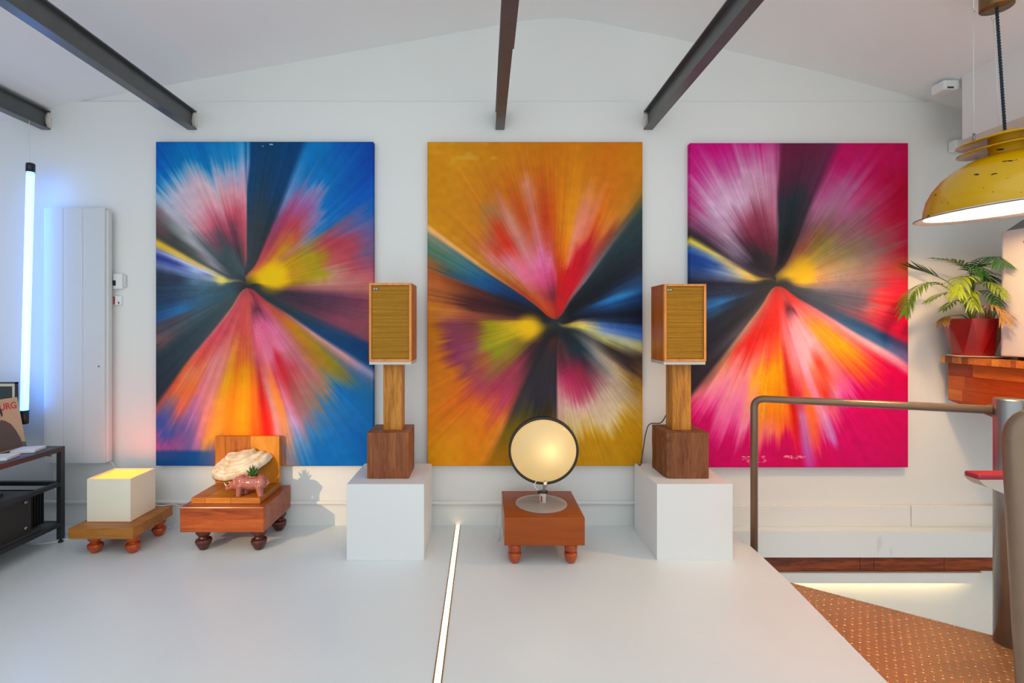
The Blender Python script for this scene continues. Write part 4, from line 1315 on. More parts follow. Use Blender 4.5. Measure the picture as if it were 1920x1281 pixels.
def grille_mat():
    m = bpy.data.materials.new('speaker_cloth')
    m.use_nodes = True
    nt = m.node_tree
    p = nt.nodes['Principled BSDF']
    tc = nt.nodes.new('ShaderNodeTexCoord')
    sx = nt.nodes.new('ShaderNodeSeparateXYZ')
    nt.links.new(tc.outputs['Object'], sx.inputs[0])
    wv = nt.nodes.new('ShaderNodeTexNoise')
    mp = nt.nodes.new('ShaderNodeMapping')
    mp.inputs['Scale'].default_value = (1.5, 1, 120)
    nt.links.new(tc.outputs['Object'], mp.inputs['Vector'])
    nt.links.new(mp.outputs['Vector'], wv.inputs['Vector'])
    wv.inputs['Scale'].default_value = 1.0
    wv.inputs['Detail'].default_value = 3
    cr = nt.nodes.new('ShaderNodeValToRGB')
    cr.color_ramp.elements[0].position = 0.30
    cr.color_ramp.elements[0].color = rgb(142, 98, 6)
    cr.color_ramp.elements[1].position = 0.70
    cr.color_ramp.elements[1].color = rgb(190, 132, 14)
    nt.links.new(wv.outputs['Fac'], cr.inputs['Fac'])
    nt.links.new(cr.outputs['Color'], p.inputs['Base Color'])
    p.inputs['Roughness'].default_value = 0.75
    return m


M_grille = grille_mat()


def speaker(cx, yf, zb, w, d, h, label, badge_dx):
    t = thing('loudspeaker', (cx, yf + d / 2, zb), label, 'speaker', 'pair of vintage loudspeakers')
    x0, x1, y1, z1 = cx - w / 2, cx + w / 2, yf + d, zb + h
    e = 0.014
    MB().box(x0, x1, yf + 0.02, y1, zb, z1, bevel=0.001, seg=1).build('cabinet', W_cab, t)
    mb = MB()
    mb.box(x0, x1, yf, yf + 0.02, zb, zb + e, bevel=0.0008, seg=1).box(x0, x1, yf, yf + 0.02, z1 - e, z1, bevel=0.0008, seg=1)
    mb.box(x0, x0 + e, yf, yf + 0.02, zb + e, z1 - e).box(x1 - e, x1, yf, yf + 0.02, zb + e, z1 - e)
    mb.build('front_frame', W_trim, t)
    # cloth with fine horizontal ribs
    n_ = 44
    vs, fs = [], []
    za, zz = zb + e + 0.002, z1 - e - 0.002
    for i in range(n_ * 4 + 1):
        z = za + (zz - za) * i / (n_ * 4)
        y = yf + 0.0105 - 0.0045 * abs(math.sin(math.pi * i / 4.0))
        vs += [(x0 + e + 0.002, y, z), (x1 - e - 0.002, y, z)]
    for i in range(n_ * 4):
        a = 2 * i
        fs.append((a, a + 1, a + 3, a + 2))
    MB().faces(vs, fs, True).build('grille', M_grille, t)
    MB().box(x0 + e, x1 - e, yf + 0.011, yf + 0.018, zb + e, z1 - e).build('grille_board', M_blackplastic, t)
    bx, bz = x0 + badge_dx, z1 - 0.036
    bd = MB().box(bx, bx + 0.034, yf + 0.0035, yf + 0.0075, bz - 0.006, bz + 0.006, bevel=0.0015).build('badge', M_blackplastic, t)
    lm = mat('badge_silver', (0.7, 0.68, 0.62, 1), rough=0.3, metal=0.6)
    for (a, b_) in ((0.003, 0.012), (0.014, 0.017), (0.020, 0.030)):
        MB().box(bx + a, bx + b_, yf + 0.0028, yf + 0.0036, bz - 0.0032, bz + 0.0032, bevel=0.0003, seg=1).build('lettering', lm, bd)
    return t


def speaker_stand(cx, bx0, bx1, px0, px1, label, blockm, postm, slab):
    t = thing('speaker_stand', ((bx0 + bx1) / 2, 3.18, 0.444), label, 'speaker stand', 'wooden speaker stands')
    b = bmesh.new()
    bmesh.ops.create_cube(b, size=1.0)
    bmesh.ops.subdivide_edges(b, edges=list(b.edges), cuts=14, use_grid_fill=True)
    hx, hy, hz_ = (bx1 - bx0) / 2, 0.13, 0.1385
    for v in b.verts:
        q = v.co * 2
        amt = 0.0025 * mnoise.noise(Vector((q.x * 2 + cx, q.y * 2, q.z * 2)))
        corner = max(0, (q.x ** 2 + q.y ** 2) - 1.7) * 0.004
        co = Vector((q.x * (hx - amt - corner), q.y * (hy - amt - corner), q.z * hz_ + (amt if q.z > 0.9 else 0)))
        if cx > 0 and q.x < -0.75 and q.y < -0.6:      # chewed corner
            k = (q.x + 1) * 4
            dent = (1 - min(1, k)) * (0.006 + 0.007 * mnoise.noise(Vector((q.z * 4, 2, 5))))
            co.x += dent
            co.y += dent * 1.2
        v.co = co + Vector(((bx0 + bx1) / 2, 3.184, 0.444 + 0.1385 + 0.0005))
    m = MB()
    m.add(b, False)
    m.build('block', blockm, t)
    MB().box(px0, px1, 3.145, 3.262, 0.716, 1.131, bevel=0.003).build('post', postm, t)
    MB().box(slab[0], slab[1], 3.068, 3.305, 1.131, 1.151, bevel=0.002).build('top_slab', M_slab, t)
    return t


speaker_stand(-0.58, -0.707, -0.456, -0.627, -0.511, 'wooden block and post speaker stand on the plinth beside the blue painting', W_blockL, W_postL, (-0.697, -0.441))
speaker(-0.568, 3.06, 1.1515, 0.256, 0.24, 0.474, 'teak loudspeaker with mustard cloth grille, beside the blue painting', 0.022)
speaker_stand(1.22, 1.096, 1.354, 1.168, 1.284, 'wooden block and post speaker stand with a chewed corner, beside the pink painting', W_blockR, W_postL, (1.086, 1.340))
speaker(1.214, 3.06, 1.1515, 0.254, 0.24, 0.468, 'teak loudspeaker with mustard cloth grille, overlapping the pink painting', 0.016)
o = MB().tube(spline([(1.180, 3.272, 0.80), (1.150, 3.300, 0.735), (1.085, 3.32, 0.722), (1.060, 3.325, 0.66), (1.042, 3.33, 0.54), (1.028, 3.335, 0.452), (1.020, 3.36, 0.449)]), 0.0035, 7).build('speaker_cable', M_cable_dark)
recenter(o, (1.06, 3.33, 0.45))
tag(o, 'dark speaker cable hanging behind the wooden block on the plinth by the pink painting', 'cable')

# ================================================================== ROUND DISC LAMP
LX, LY, LZ = 0.355, 3.085, 0.279
t = thing('disc_lamp', (LX - 0.008, LY, LZ), 'round glowing disc table lamp with a black rim on a clear acrylic base', 'lamp')
M_acryl = mat('clear_acrylic', (0.85, 0.80, 0.74, 1), rough=0.12, alpha=0.38, var=0.01)
MB().lathe([(0.150, 0.0), (0.156, 0.002), (0.156, 0.009), (0.152, 0.011)], (LX - 0.008, LY, LZ), 56).build('base', M_acryl, t)
MB().box(LX - 0.018, LX + 0.020, LY - 0.012, LY + 0.012, LZ + 0.011, LZ + 0.068, bevel=0.002).build('bracket', M_acryl, t)
MB().box(LX - 0.020, LX - 0.014, LY - 0.014, LY - 0.008, LZ + 0.015, LZ + 0.062).build('bracket_rod', M_chrome, t)
MB().box(LX - 0.012, LX - 0.004, LY - 0.015, LY - 0.012, LZ + 0.020, LZ + 0.055).build('wire_terminal', mat('copper_part', rgb(150, 70, 40), rough=0.35, metal=0.6), t)
MB().tube([(LX + 0.006, LY, LZ + 0.066), (LX + 0.008, LY - 0.004, LZ + 0.090), (LX + 0.012, LY - 0.032, LZ + 0.128), (LX + 0.012, LY - 0.034, LZ + 0.150)], [0.007, 0.007, 0.013, 0.013], 14).build('stem', M_chrome, t)
MB().lathe([(0.010, -0.03), (0.010, 0.03)], (LX, LY, LZ + 0.076), 14, axis='X').build('tilt_knob', M_blackmetal, t)
MB().tube(spline([(LX - 0.036, LY + 0.01, LZ + 0.140), (LX - 0.050, LY, LZ + 0.118), (LX - 0.040, LY - 0.005, LZ + 0.098), (LX - 0.020, LY, LZ + 0.084)]), 0.003, 7).build('wire', M_cable_white, t)
# head: opal dome in a black ring, tipped back
HC = Vector((0.360, 3.085, 0.606))
def opal_mat():
    m = bpy.data.materials.new('opal_diffuser')
    m.use_nodes = True
    nt = m.node_tree
    p = nt.nodes['Principled BSDF']
    out = nt.nodes['Material Output']
    p.inputs['Base Color'].default_value = (0.36, 0.33, 0.26, 1)
    p.inputs['Roughness'].default_value = 0.08
    p.inputs['Coat Weight'].default_value = 0.5
    p.inputs['Emission Color'].default_value = (1.0, 0.64, 0.19, 1)
    p.inputs['Emission Strength'].default_value = 0.62
    nz = nt.nodes.new('ShaderNodeTexNoise')
    nz.inputs['Scale'].default_value = 3.0
    cr = nt.nodes.new('ShaderNodeValToRGB')
    cr.color_ramp.elements[0].color = (0.95, 0.80, 0.58, 1)
    cr.color_ramp.elements[1].color = (1.0, 0.86, 0.62, 1)
    nt.links.new(nz.outputs['Fac'], cr.inputs['Fac'])
    tr = nt.nodes.new('ShaderNodeBsdfTranslucent')
    nt.links.new(cr.outputs['Color'], tr.inputs['Color'])
    ad = nt.nodes.new('ShaderNodeMixShader')
    ad.inputs[0].default_value = 0.45
    nt.links.new(p.outputs[0], ad.inputs[1])
    nt.links.new(tr.outputs[0], ad.inputs[2])
    nt.links.new(ad.outputs[0], out.inputs['Surface'])
    return m


M_opal = opal_mat()
dl = lamp('disc_lamp_bulb', 'POINT', (0, 0, 0), 0.55, (1.0, 0.76, 0.42), 0.04)
dl.parent = t
dl.location = HC + Vector((0.035, 0.018, 0.02)) - world_loc(t)
tilt = Matrix.Rotation(R(7), 3, 'X') @ Matrix.Rotation(R(-3), 3, 'Z')


def tilted(mb):
    bmesh.ops.rotate(mb.bm, cent=HC, matrix=tilt, verts=mb.bm.verts)
    return mb


prof = [(0.0005, -0.070)]
for k in range(1, 15):
    a = k / 14 * math.pi / 2
    prof.append((0.1995 * math.sin(a), 0.006 - 0.076 * math.cos(a)))
tilted(MB().lathe(prof, HC, 64, axis='Y', closed=False)).build('diffuser', M_opal, t)
tilted(MB().lathe([(0.1985, -0.012), (0.2115, -0.012), (0.2125, -0.008), (0.2125, 0.016), (0.205, 0.018), (0.1985, 0.016), (0.1985, -0.012)], HC, 72, axis='Y', closed=False)).build('rim', mat('black_rim', (0.02, 0.021, 0.022, 1), rough=0.45), t)
tilted(MB().lathe([(0.199, 0.012), (0.15, 0.030), (0.0005, 0.040)], HC, 48, axis='Y', closed=False)).build('back_cover', M_blackmetal, t)
MB().tube(spline([(0.30, 3.342, 0.20), (0.10, 3.350, 0.13), (0.075, 3.30, 0.05), (0.05, 3.25, 0.006), (0.09, 3.22, 0.006), (0.10, 3.30, 0.02), (0.118, 3.36, 0.08)]), 0.0028, 6).build('lamp_cable', M_cable_white)
tag(recenter(bpy.data.objects[bpy.context.scene.collection.objects[-1].name], (0.05, 3.25, 0.0)), 'thin white cable looped beside the stool of the disc lamp', 'cable')

# ================================================================== RADIATOR AND WALL CONTROLS
t = thing('panel_radiator', (-2.73, WALL, 0.44), 'tall white flat panel radiator on the wall beside the blue light tube', 'radiator')
M_rad = mat('radiator_enamel', (0.64, 0.665, 0.67, 1), rough=0.4, var=0.02)
zr0, zr1, yr = 0.447, 2.155, 3.385
for (a, b_) in ((-2.944, -2.815), (-2.8135, -2.684), (-2.6825, -2.536)):
    MB().box(a, b_, yr, yr + 0.035, zr0, zr1, bevel=0.0025).build('panel', M_rad, t)
MB().box(-2.938, -2.520, yr + 0.012, 3.435, zr0 + 0.004, zr1 - 0.012, bevel=0.006).build('casing', M_rad, t)
MB().box(-2.90, -2.56, 3.435, WALL - 0.001, zr0 + 0.08, zr1 - 0.08).build('wall_bracket', M_rad, t)
MB().tube([(-2.575, yr - 0.001, 1.095), (-2.575, yr - 0.004, 1.095)], 0.006, 12).build('key_switch', mat('grey_button', (0.25, 0.25, 0.25, 1), rough=0.4), t)
for (a, b_, zz) in ((-2.915, -2.899, 0.507), (-2.922, -2.890, 0.497)):
    MB().box(a, b_, yr - 0.0008, yr + 0.001, zz - 0.003, zz + 0.003).build('maker_mark', M_blackplastic, t)
MB().tube(spline([(-2.545, 3.43, 0.452), (-2.52, 3.435, 0.43), (-2.500, 3.44, 0.36), (-2.495, 3.45, 0.2)]), 0.0045, 7).build('power_cord', M_cable_white, t)

t = thing('thermostat', (-2.475, WALL, 1.66), 'small white wall thermostat with a dark screen beside the radiator', 'thermostat')
MB().box(-2.530, -2.464, WALL - 0.022, WALL - 0.0005, 1.617, 1.722, bevel=0.004).build('body', M_white, t)
MB().box(-2.528, -2.508, WALL - 0.0235, WALL - 0.0215, 1.640, 1.675).build('screen', mat('lcd_dark', rgb(48, 56, 46), rough=0.2), t)
MB().box(-2.462, -2.444, WALL - 0.020, WALL - 0.0005, 1.630, 1.712, bevel=0.003).build('side_module', mat('pale_plastic', (0.62, 0.64, 0.66, 1), rough=0.4), t)
t = thing('wall_switch', (-2.50, WALL, 1.52), 'small white wall switch with a red stripe under the thermostat', 'switch')
MB().box(-2.528, -2.474, WALL - 0.018, WALL - 0.0005, 1.508, 1.570, bevel=0.003).build('body', M_white, t)
MB().box(-2.526, -2.516, WALL - 0.0195, WALL - 0.0175, 1.512, 1.566).build('red_stripe', mat('red_plastic', rgb(190, 40, 50), rough=0.4), t)
MB().box(-2.494, -2.487, WALL - 0.0195, WALL - 0.0175, 1.516, 1.530).build('rocker', M_blackplastic, t)

# ================================================================== BLUE LIGHT TUBE
tp, bt = Vector((-2.965, 3.31, 2.370)), Vector((-3.005, 3.31, 0.815))
t = thing('light_tube', bt + Vector((0, 0, -0.10)), 'glowing blue fluorescent-style light tube with black end caps hanging by the left radiator', 'light')
M_tube = mat('blue_tube', (0.6, 0.75, 0.9, 1), emit=(0.45, 2.1, 7.5), estr=1.0, var=0.0)
dv = (tp - bt).normalized()
MB().tube([bt, tp], 0.0215, 20).build('tube', M_tube, t)
MB().tube([tp, tp + dv * 0.052, tp + dv * 0.058], [0.025, 0.025, 0.021], 20).build('end_cap', M_blackplastic, t)
MB().tube([bt, bt - dv * 0.085, bt - dv * 0.09], [0.025, 0.025, 0.021], 20).build('end_cap', M_blackplastic, t)
MB().tube([tp - dv * 0.006, tp - dv * 0.010], 0.0235, 20).build('collar', M_chrome, t)
MB().tube(spline([tp + dv * 0.055, tp + dv * 0.10 + Vector((-0.008, 0, 0)), (-2.975, 3.31, 2.58), (-2.972, 3.31, 2.709)], 5), 0.0018, 5).build('hanging_wire', M_cable_white, t)

# ================================================================== BLACK EQUIPMENT RACK (left)
RX0, RX1, RY0, RY1, RT = -3.46, -2.660, 1.75, 3.215, 0.604
t = thing('equipment_rack', ((RX0 + RX1) / 2, (RY0 + RY1) / 2, 0), 'black metal equipment rack with three shelves by the left wall', 'rack')
k = 0.030
leg_mb = MB().box(-k / 2, k / 2, -k / 2, k / 2, 0.022, RT - k, bevel=0.001, seg=1)
lo = leg_mb.build('leg', M_blackmetal)
leg_me = lo.data
bpy.data.objects.remove(lo, do_unlink=True)
fm = MB().lathe([(0.014, 0.0), (0.014, 0.010), (0.006, 0.011), (0.006, 0.024)], (0, 0, 0), 14)
fo = fm.build('levelling_foot', M_blackplastic)
foot_me = fo.data
bpy.data.objects.remove(fo, do_unlink=True)
for (lx, ly) in ((RX1 - k / 2, RY1 - k / 2), (RX1 - k / 2, RY0 + k / 2), (RX0 + k / 2, RY1 - k / 2), (RX0 + k / 2, RY0 + k / 2)):
    l = piece('leg', leg_me, (lx, ly, 0), t)
    piece('levelling_foot', foot_me, (lx, ly, 0), l)
M_top = mat('charcoal_top', (0.055, 0.06, 0.07, 1), rough=0.35, var=0.1)
MB().box(RX0 + k, RX1 - k, RY0 + k, RY1 - k, RT - 0.018, RT - 0.001).build('top_panel', M_top, t)
for zc, nm in ((RT - k / 2, 'top_rail'), (0.372, 'middle_rail'), (0.117, 'bottom_rail')):
    h2 = k / 2 if nm == 'top_rail' else 0.012
    MB().box(RX1 - k, RX1, RY0 + (0 if h2 == k / 2 else k), RY1 - (0 if h2 == k / 2 else k), zc - h2, zc + h2, bevel=0.001, seg=1).build(nm, M_blackmetal, t)
    MB().box(RX0, RX0 + k, RY0 + (0 if h2 == k / 2 else k), RY1 - (0 if h2 == k / 2 else k), zc - h2, zc + h2, bevel=0.001, seg=1).build(nm, M_blackmetal, t)
    for ya in (RY0, RY1 - k):
        MB().box(RX0 + k, RX1 - k, ya, ya + k, zc - h2, zc + h2, bevel=0.001, seg=1).build(nm, M_blackmetal, t)
M_shelf = mat('grey_shelf', (0.09, 0.09, 0.095, 1), rough=0.4, var=0.1)
MB().box(RX0 + k, RX1 - k, RY0 + k, RY1 - 0.20, 0.368, 0.382).build('middle_shelf', M_shelf, t)
MB().box(RX0 + k, RX1 - k, RY0 + k, RY1 - k, 0.113, 0.127).build('bottom_shelf', M_shelf, t)

# power amplifier on the bottom shelf
t = thing('power_amplifier', (-2.95, 2.75, 0.127), 'black power amplifier with heat-sink fins on the bottom shelf of the rack', 'amplifier')
M_amp = mat('amp_face', (0.040, 0.038, 0.038, 1), rough=0.38, var=0.1)
MB().box(-3.20, -2.735, 2.42, 3.035, 0.137, 0.345, bevel=0.002).build('chassis', M_blackmetal, t)
MB().box(-2.735, -2.722, 2.40, 3.045, 0.131, 0.350, bevel=0.002).build('front_panel', M_amp, t)
for i in range(6):
    y = 3.050 + i * 0.0195
    MB().box(-3.16, -2.742, y, y + 0.008, 0.137, 0.345).build('heat_sink_fin', M_blackplastic, t)
for (y, z) in ((3.005, 0.320), (3.005, 0.165), (2.44, 0.320), (2.44, 0.165)):
    MB().tube([(-2.722, y, z), (-2.714, y, z)], 0.011, 14).build('panel_bolt', mat('dull_steel', (0.35, 0.34, 0.33, 1), rough=0.35, metal=0.8), t)
MB().tube([(-2.722, 2.78, 0.205), (-2.700, 2.78, 0.205)], [0.020, 0.016], 18).build('knob', M_blackplastic, t)
MB().box(-2.7225, -2.7205, 2.55, 2.66, 0.318, 0.323).build('silver_mark', mat('badge_silver', (0.7, 0.7, 0.7, 1)), t)
for xx in (-3.1, -2.8):
    MB().box(xx - 0.02, xx + 0.02, 2.5, 2.54, 0.127, 0.139).build('foot', M_blackplastic, t)

# finned amplifier lying on the middle shelf
t = thing('finned_amplifier', (-2.95, 2.78, 0.382), 'low black amplifier with ridged cooling fins on the middle shelf of the rack', 'amplifier')
MB().box(-3.22, -2.78, 2.50, 2.93, 0.382, 0.397, bevel=0.002).build('chassis', M_blackmetal, t)
for i in range(11):
    y = 2.72 + i * 0.019
    MB().box(-3.18 + 0.006 * i, -2.90 + 0.004 * i, y, y + 0.008, 0.397, 0.397 + 0.036 - 0.0016 * abs(i - 4)).build('cooling_fin', M_blackplastic, t)
MB().tube(spline([(-2.96, 2.90, 0.41), (-2.93, 2.96, 0.44), (-2.98, 3.05, 0.45), (-3.1, 3.15, 0.40)]), 0.004, 6).build('cable', M_blackplastic, t)

# record sleeve leaning on the rack top
b0, b1 = Vector((-2.890, 2.885, RT + 0.001)), Vector((-2.890, 3.195, RT + 0.001))
topv = Vector((-0.060, 0, 0.312))
t = thing('record_sleeve', (b0 + b1) / 2, 'record sleeve with a dark-jacketed figure and red lettering, leaning on the rack top', 'record sleeve')
nrm = Vector((0.312, 0, 0.060)).normalized()


def on_sleeve(a, b, off):
    """a: 0..1 along the bottom edge (towards the wall), b: 0..1 up"""
    return b0 + (b1 - b0) * a + topv * b + nrm * off


def sleeve_patch(name, uv, off, m, th=0.0006):
    vs = [on_sleeve(a, b, off) for a, b in uv]
    MB().extrude_poly(vs, -nrm * th).build(name, m, t)


sleeve_patch('card', [(0, 0), (1, 0), (1, 1), (0, 1)], 0.004, mat('sleeve_tan', rgb(202, 172, 138), rough=0.35, var=0.06, nscale=8), 0.004)
jk = [(0.93, 0.02), (0.90, 0.20), (0.84, 0.36), (0.76, 0.50), (0.66, 0.58), (0.54, 0.63), (0.40, 0.62), (0.28, 0.55), (0.20, 0.40), (0.15, 0.2), (0.12, 0.02)]
sleeve_patch('jacket_print', jk, 0.0046, mat('jacket_brown', rgb(92, 76, 68), rough=0.4, var=0.15, nscale=14))
face = [(0.50 + 0.10 * math.cos(a), 0.715 + 0.125 * math.sin(a)) for a in np.linspace(0, 2 * math.pi, 22)[:-1]]
sleeve_patch('face_print', face, 0.0050, mat('face_tone', rgb(196, 150, 118), rough=0.4, var=0.1))
hair = [(0.39, 0.74), (0.38, 0.80), (0.42, 0.86), (0.50, 0.88), (0.58, 0.86), (0.625, 0.80), (0.63, 0.70), (0.60, 0.66), (0.585, 0.74), (0.54, 0.80), (0.44, 0.80)]
sleeve_patch('hair_print', hair, 0.0054, mat('hair_dark', rgb(46, 40, 36), rough=0.4))
sleeve_patch('collar_print', [(0.50, 0.52), (0.57, 0.62), (0.45, 0.62)], 0.0052, mat('collar_white', rgb(226, 220, 210), rough=0.4))
sleeve_patch('floor_print', [(0.90, 0.0), (1, 0), (1, 0.10), (0.91, 0.115)], 0.0052, mat('print_grey', rgb(110, 100, 92), rough=0.4))
ang = math.atan2(0.060, 0.312)
tx = text_mesh('lettering', 'URG', 0.056, mat('red_print', rgb(206, 62, 58), rough=0.4), t, on_sleeve(0.955, 0.79, 0.0048),
               (0, 0, 0), depth=0.0003, offset=0.0012, align='RIGHT')
tx.rotation_euler = Matrix(((0, -topv.normalized().x * -1 * -1, nrm.x), (1, 0, 0), (0, topv.normalized().z, nrm.z))).to_euler()

# framed picture behind it
t = thing('framed_panel', (-3.2, 3.195, RT), 'dark glazed panel in a black and white frame standing behind the record sleeve', 'frame')
fx0, fx1, fz1 = -3.42, -2.955, 1.010
mb = MB()
mb.box(fx0, fx1, 3.197, 3.214, RT, RT + 0.012).box(fx0, fx1, 3.197, 3.214, fz1 - 0.008, fz1)
mb.box(fx0, fx0 + 0.008, 3.197, 3.214, RT, fz1).box(fx1 - 0.008, fx1, 3.197, 3.214, RT, fz1)
mb.build('frame', M_blackmetal, t)
mb = MB()
mb.box(fx0 + 0.008, fx1 - 0.008, 3.200, 3.212, fz1 - 0.026, fz1 - 0.008).box(fx1 - 0.026, fx1 - 0.008, 3.200, 3.212, RT + 0.012, fz1 - 0.026)
mb.box(fx0 + 0.008, fx0 + 0.026, 3.200, 3.212, RT + 0.012, fz1 - 0.026)
mb.build('inner_frame', mat('ivory_frame', rgb(214, 206, 190), rough=0.5), t)
MB().box(fx0 + 0.026, fx1 - 0.026, 3.203, 3.211, RT + 0.012, fz1 - 0.026).build('pane', mat('dark_teal_glass', rgb(44, 60, 64), rough=0.08, spec=0.7), t)


def card(cx, cy, rz, label):
    o = MB().box(-0.062, 0.062, -0.060, 0.060, 0, 0.017, bevel=0.002).build('card_box', mat('white_card', (0.80, 0.80, 0.79, 1), rough=0.4))
    o.location = (cx, cy, RT)
    o.rotation_euler = (0, 0, R(rz))
    return tag(o, label, 'box', 'white boxes on the rack')


card(-2.775, 3.085, 14, 'flat white card box on the rack top, closest to the radiator')
card(-2.772, 2.905, 14, 'flat white card box on the rack top, in front of the record sleeve')

# extension lead on the floor behind the rack
t = thing('extension_lead', (-2.95, 3.30, 0), 'white extension lead lying on the floor behind the black rack', 'extension lead')
MB().box(-2.985, -2.915, 3.17, 3.215, 0.0, 0.036, bevel=0.006, rot=(Matrix.Rotation(R(20), 3, 'Z'), (-2.95, 3.19, 0))).build('socket', M_white, t)
MB().tube(spline([(-2.92, 3.19, 0.02), (-2.86, 3.165, 0.008), (-2.75, 3.17, 0.006), (-2.62, 3.24, 0.006), (-2.46, 3.27, 0.006)]), 0.006, 7).build('cord', M_cable_white, t)
MB().tube(spline([(-2.95, 3.22, 0.02), (-2.80, 3.30, 0.01), (-2.65, 3.32, 0.006), (-2.52, 3.31, 0.02), (-2.505, 3.30, 0.09), (-2.53, 3.30, 0.10), (-2.52, 3.31, 0.04), (-2.46, 3.33, 0.01)]), 0.003, 6).build('thin_cord', M_cable_white, t)
o = MB().tube(spline([(-2.97, WALL - 0.006, 0.72), (-2.975, WALL - 0.006, 0.5), (-2.965, WALL - 0.006, 0.42), (-2.94, WALL - 0.006, 0.3), (-2.93, WALL - 0.006, 0.175)]), 0.003, 6).build('wall_cable', M_cable_white)
recenter(o, (-2.96, WALL - 0.006, 0.3))
tag(o, 'thin white cable hanging down the wall behind the rack', 'cable')

# ================================================================== STAIRS: CHECKER PLATE LANDING
TZ = -0.17
e0, e1 = Vector((1.50, 3.278)), Vector((2.66, 2.414))
t = thing('stair_landing', (2.0, 2.0, TZ - 0.05), 'copper-brown checker plate stair landing below the white floor edge', 'stair')


def plate_mat():
    m = mat('copper_brown_plate', rgb(186, 134, 86), rough=0.34, metal=0.35, var=0.22, nscale=3.5, bump=0.15, bscale=45, spec=0.5)
    return m


M_plate = plate_mat()
pl = [(1.30, 0.3), (3.0, 0.3), (3.0, 2.16), (e1.x, e1.y), (e0.x, e0.y), (1.47, 3.2)]
MB().prism(pl, TZ - 0.008, TZ).build('plate', M_plate, t)
# folded edge under the far side
dv2 = (e1 - e0).normalized()
nv2 = Vector((-dv2.y, dv2.x))
q0, q1 = e0, e1
MB().extrude_poly([(q0.x, q0.y, TZ - 0.060), (q1.x, q1.y, TZ - 0.060), (q1.x, q1.y, TZ - 0.008), (q0.x, q0.y, TZ - 0.008)], (-nv2.x * 0.006, -nv2.y * 0.006, 0)).build('folded_edge', M_plate, t)
# raised lugs, alternating direction
mb = bmesh.new()
L_, W_, H_ = 0.0128, 0.0036, 0.0040
pit = 0.0325
ca, sa = dv2.x, dv2.y
for i in range(-10, 100):
    for j in range(0, 110):
        lx = i * pit
        ly = -0.010 - j * pit
        p = e0 + dv2 * lx + nv2 * ly
        if p.x < 1.40 or p.x > 2.75 or p.y < 1.25 or p.y > 3.25:
            continue
        edge_x = 1.34 + 0.1058 * p.y - 0.06
        if p.x < edge_x:
            continue
        a = math.atan2(sa, ca) + (R(12) if (i + j) % 2 else R(102))
        c, s = math.cos(a), math.sin(a)
        def pt(u, v, z):
            return mb.verts.new((p.x + c * u - s * v, p.y + s * u + c * v, TZ + z))
        A = [pt(-L_, 0, -.0004), pt(-L_ * .45, -W_, -.0004), pt(L_ * .45, -W_, -.0004), pt(L_, 0, -.0004), pt(L_ * .45, W_, -.0004), pt(-L_ * .45, W_, -.0004)]
        B = [pt(-L_ * .45, 0, H_), pt(L_ * .45, 0, H_)]
        mb.faces.new((A[0], A[1], B[0]))
        mb.faces.new((A[1], A[2], B[1], B[0]))
        mb.faces.new((A[2], A[3], B[1]))
        mb.faces.new((A[3], A[4], B[1]))
        mb.faces.new((A[4], A[5], B[0], B[1]))
        mb.faces.new((A[5], A[0], B[0]))
m = MB()
m.add(mb, True)
M_lug = mat('highlight_lug', rgb(212, 156, 106), rough=0.22, metal=0.6, var=0.1)  # paler and glossier than the plate: highlights put into the lug colour
o = m.build('raised_lugs', M_lug, t)
o['kind'] = 'stuff'
for (sx_, sy_) in ((1.55, 2.2), (2.9, 0.5), (2.9, 2.0)):
    MB().box(sx_ - 0.03, sx_ + 0.03, sy_ - 0.03, sy_ + 0.03, -2.65, TZ - 0.008).build('support_leg', M_steelbeam, t)

# newel post
t = thing('newel_post', (2.545, 2.450, TZ), 'thick steel newel post standing on the checker plate landing', 'post')
MB().lathe([(0.062, 0.0), (0.062, 1.178), (0.060, 1.182)], (2.545, 2.450, TZ), 36).build('tube', M_post, t)
MB().lathe([(0.0595, 0.0), (0.058, 0.003)], (2.545, 2.450, TZ + 1.181), 36).build('cap', M_post, t)

# handrail between platform and post
rl = bend([(1.688, 3.17, -0.12), (1.688, 3.17, 0.912), (2.492, 2.486, 0.955)], 0.062, 8)
t = thing('handrail', (1.688, 3.17, -0.12), 'bronze-painted tubular handrail joining the white floor edge to the steel post', 'handrail')
MB().tube(rl, 0.0215, 18).build('rail', M_rail, t)
MB().lathe([(0.030, 0), (0.030, 0.006)], (2.4905, 2.4875, 0.955), 18, axis='X').build('collar', M_rail, t)
MB().box(1.64, 1.688, 3.150, 3.190, -0.135, -0.085).build('fixing_bracket', M_rail, t)

# second handrail, on the stair side
rl = bend([(1.765, 1.62, TZ + 0.001), (1.745, 1.625, 0.2), (1.700, 1.63, 1.074), (2.75, 1.50, 1.12), (2.80, 1.50, TZ + 0.001)], 0.085, 9)
t = thing('handrail', (1.765, 1.62, TZ), 'thick bronze-painted tubular handrail rising from the checker plate in front of the steel post', 'handrail')
MB().tube(rl, 0.030, 22).build('rail', M_rail, t)
MB().lathe([(0.048, 0.0), (0.048, 0.006), (0.046, 0.008)], (1.765, 1.62, TZ), 22).build('base_flange', M_rail, t)
MB().lathe([(0.048, 0.0), (0.048, 0.006), (0.046, 0.008)], (2.80, 1.50, TZ), 22).build('base_flange', M_rail, t)

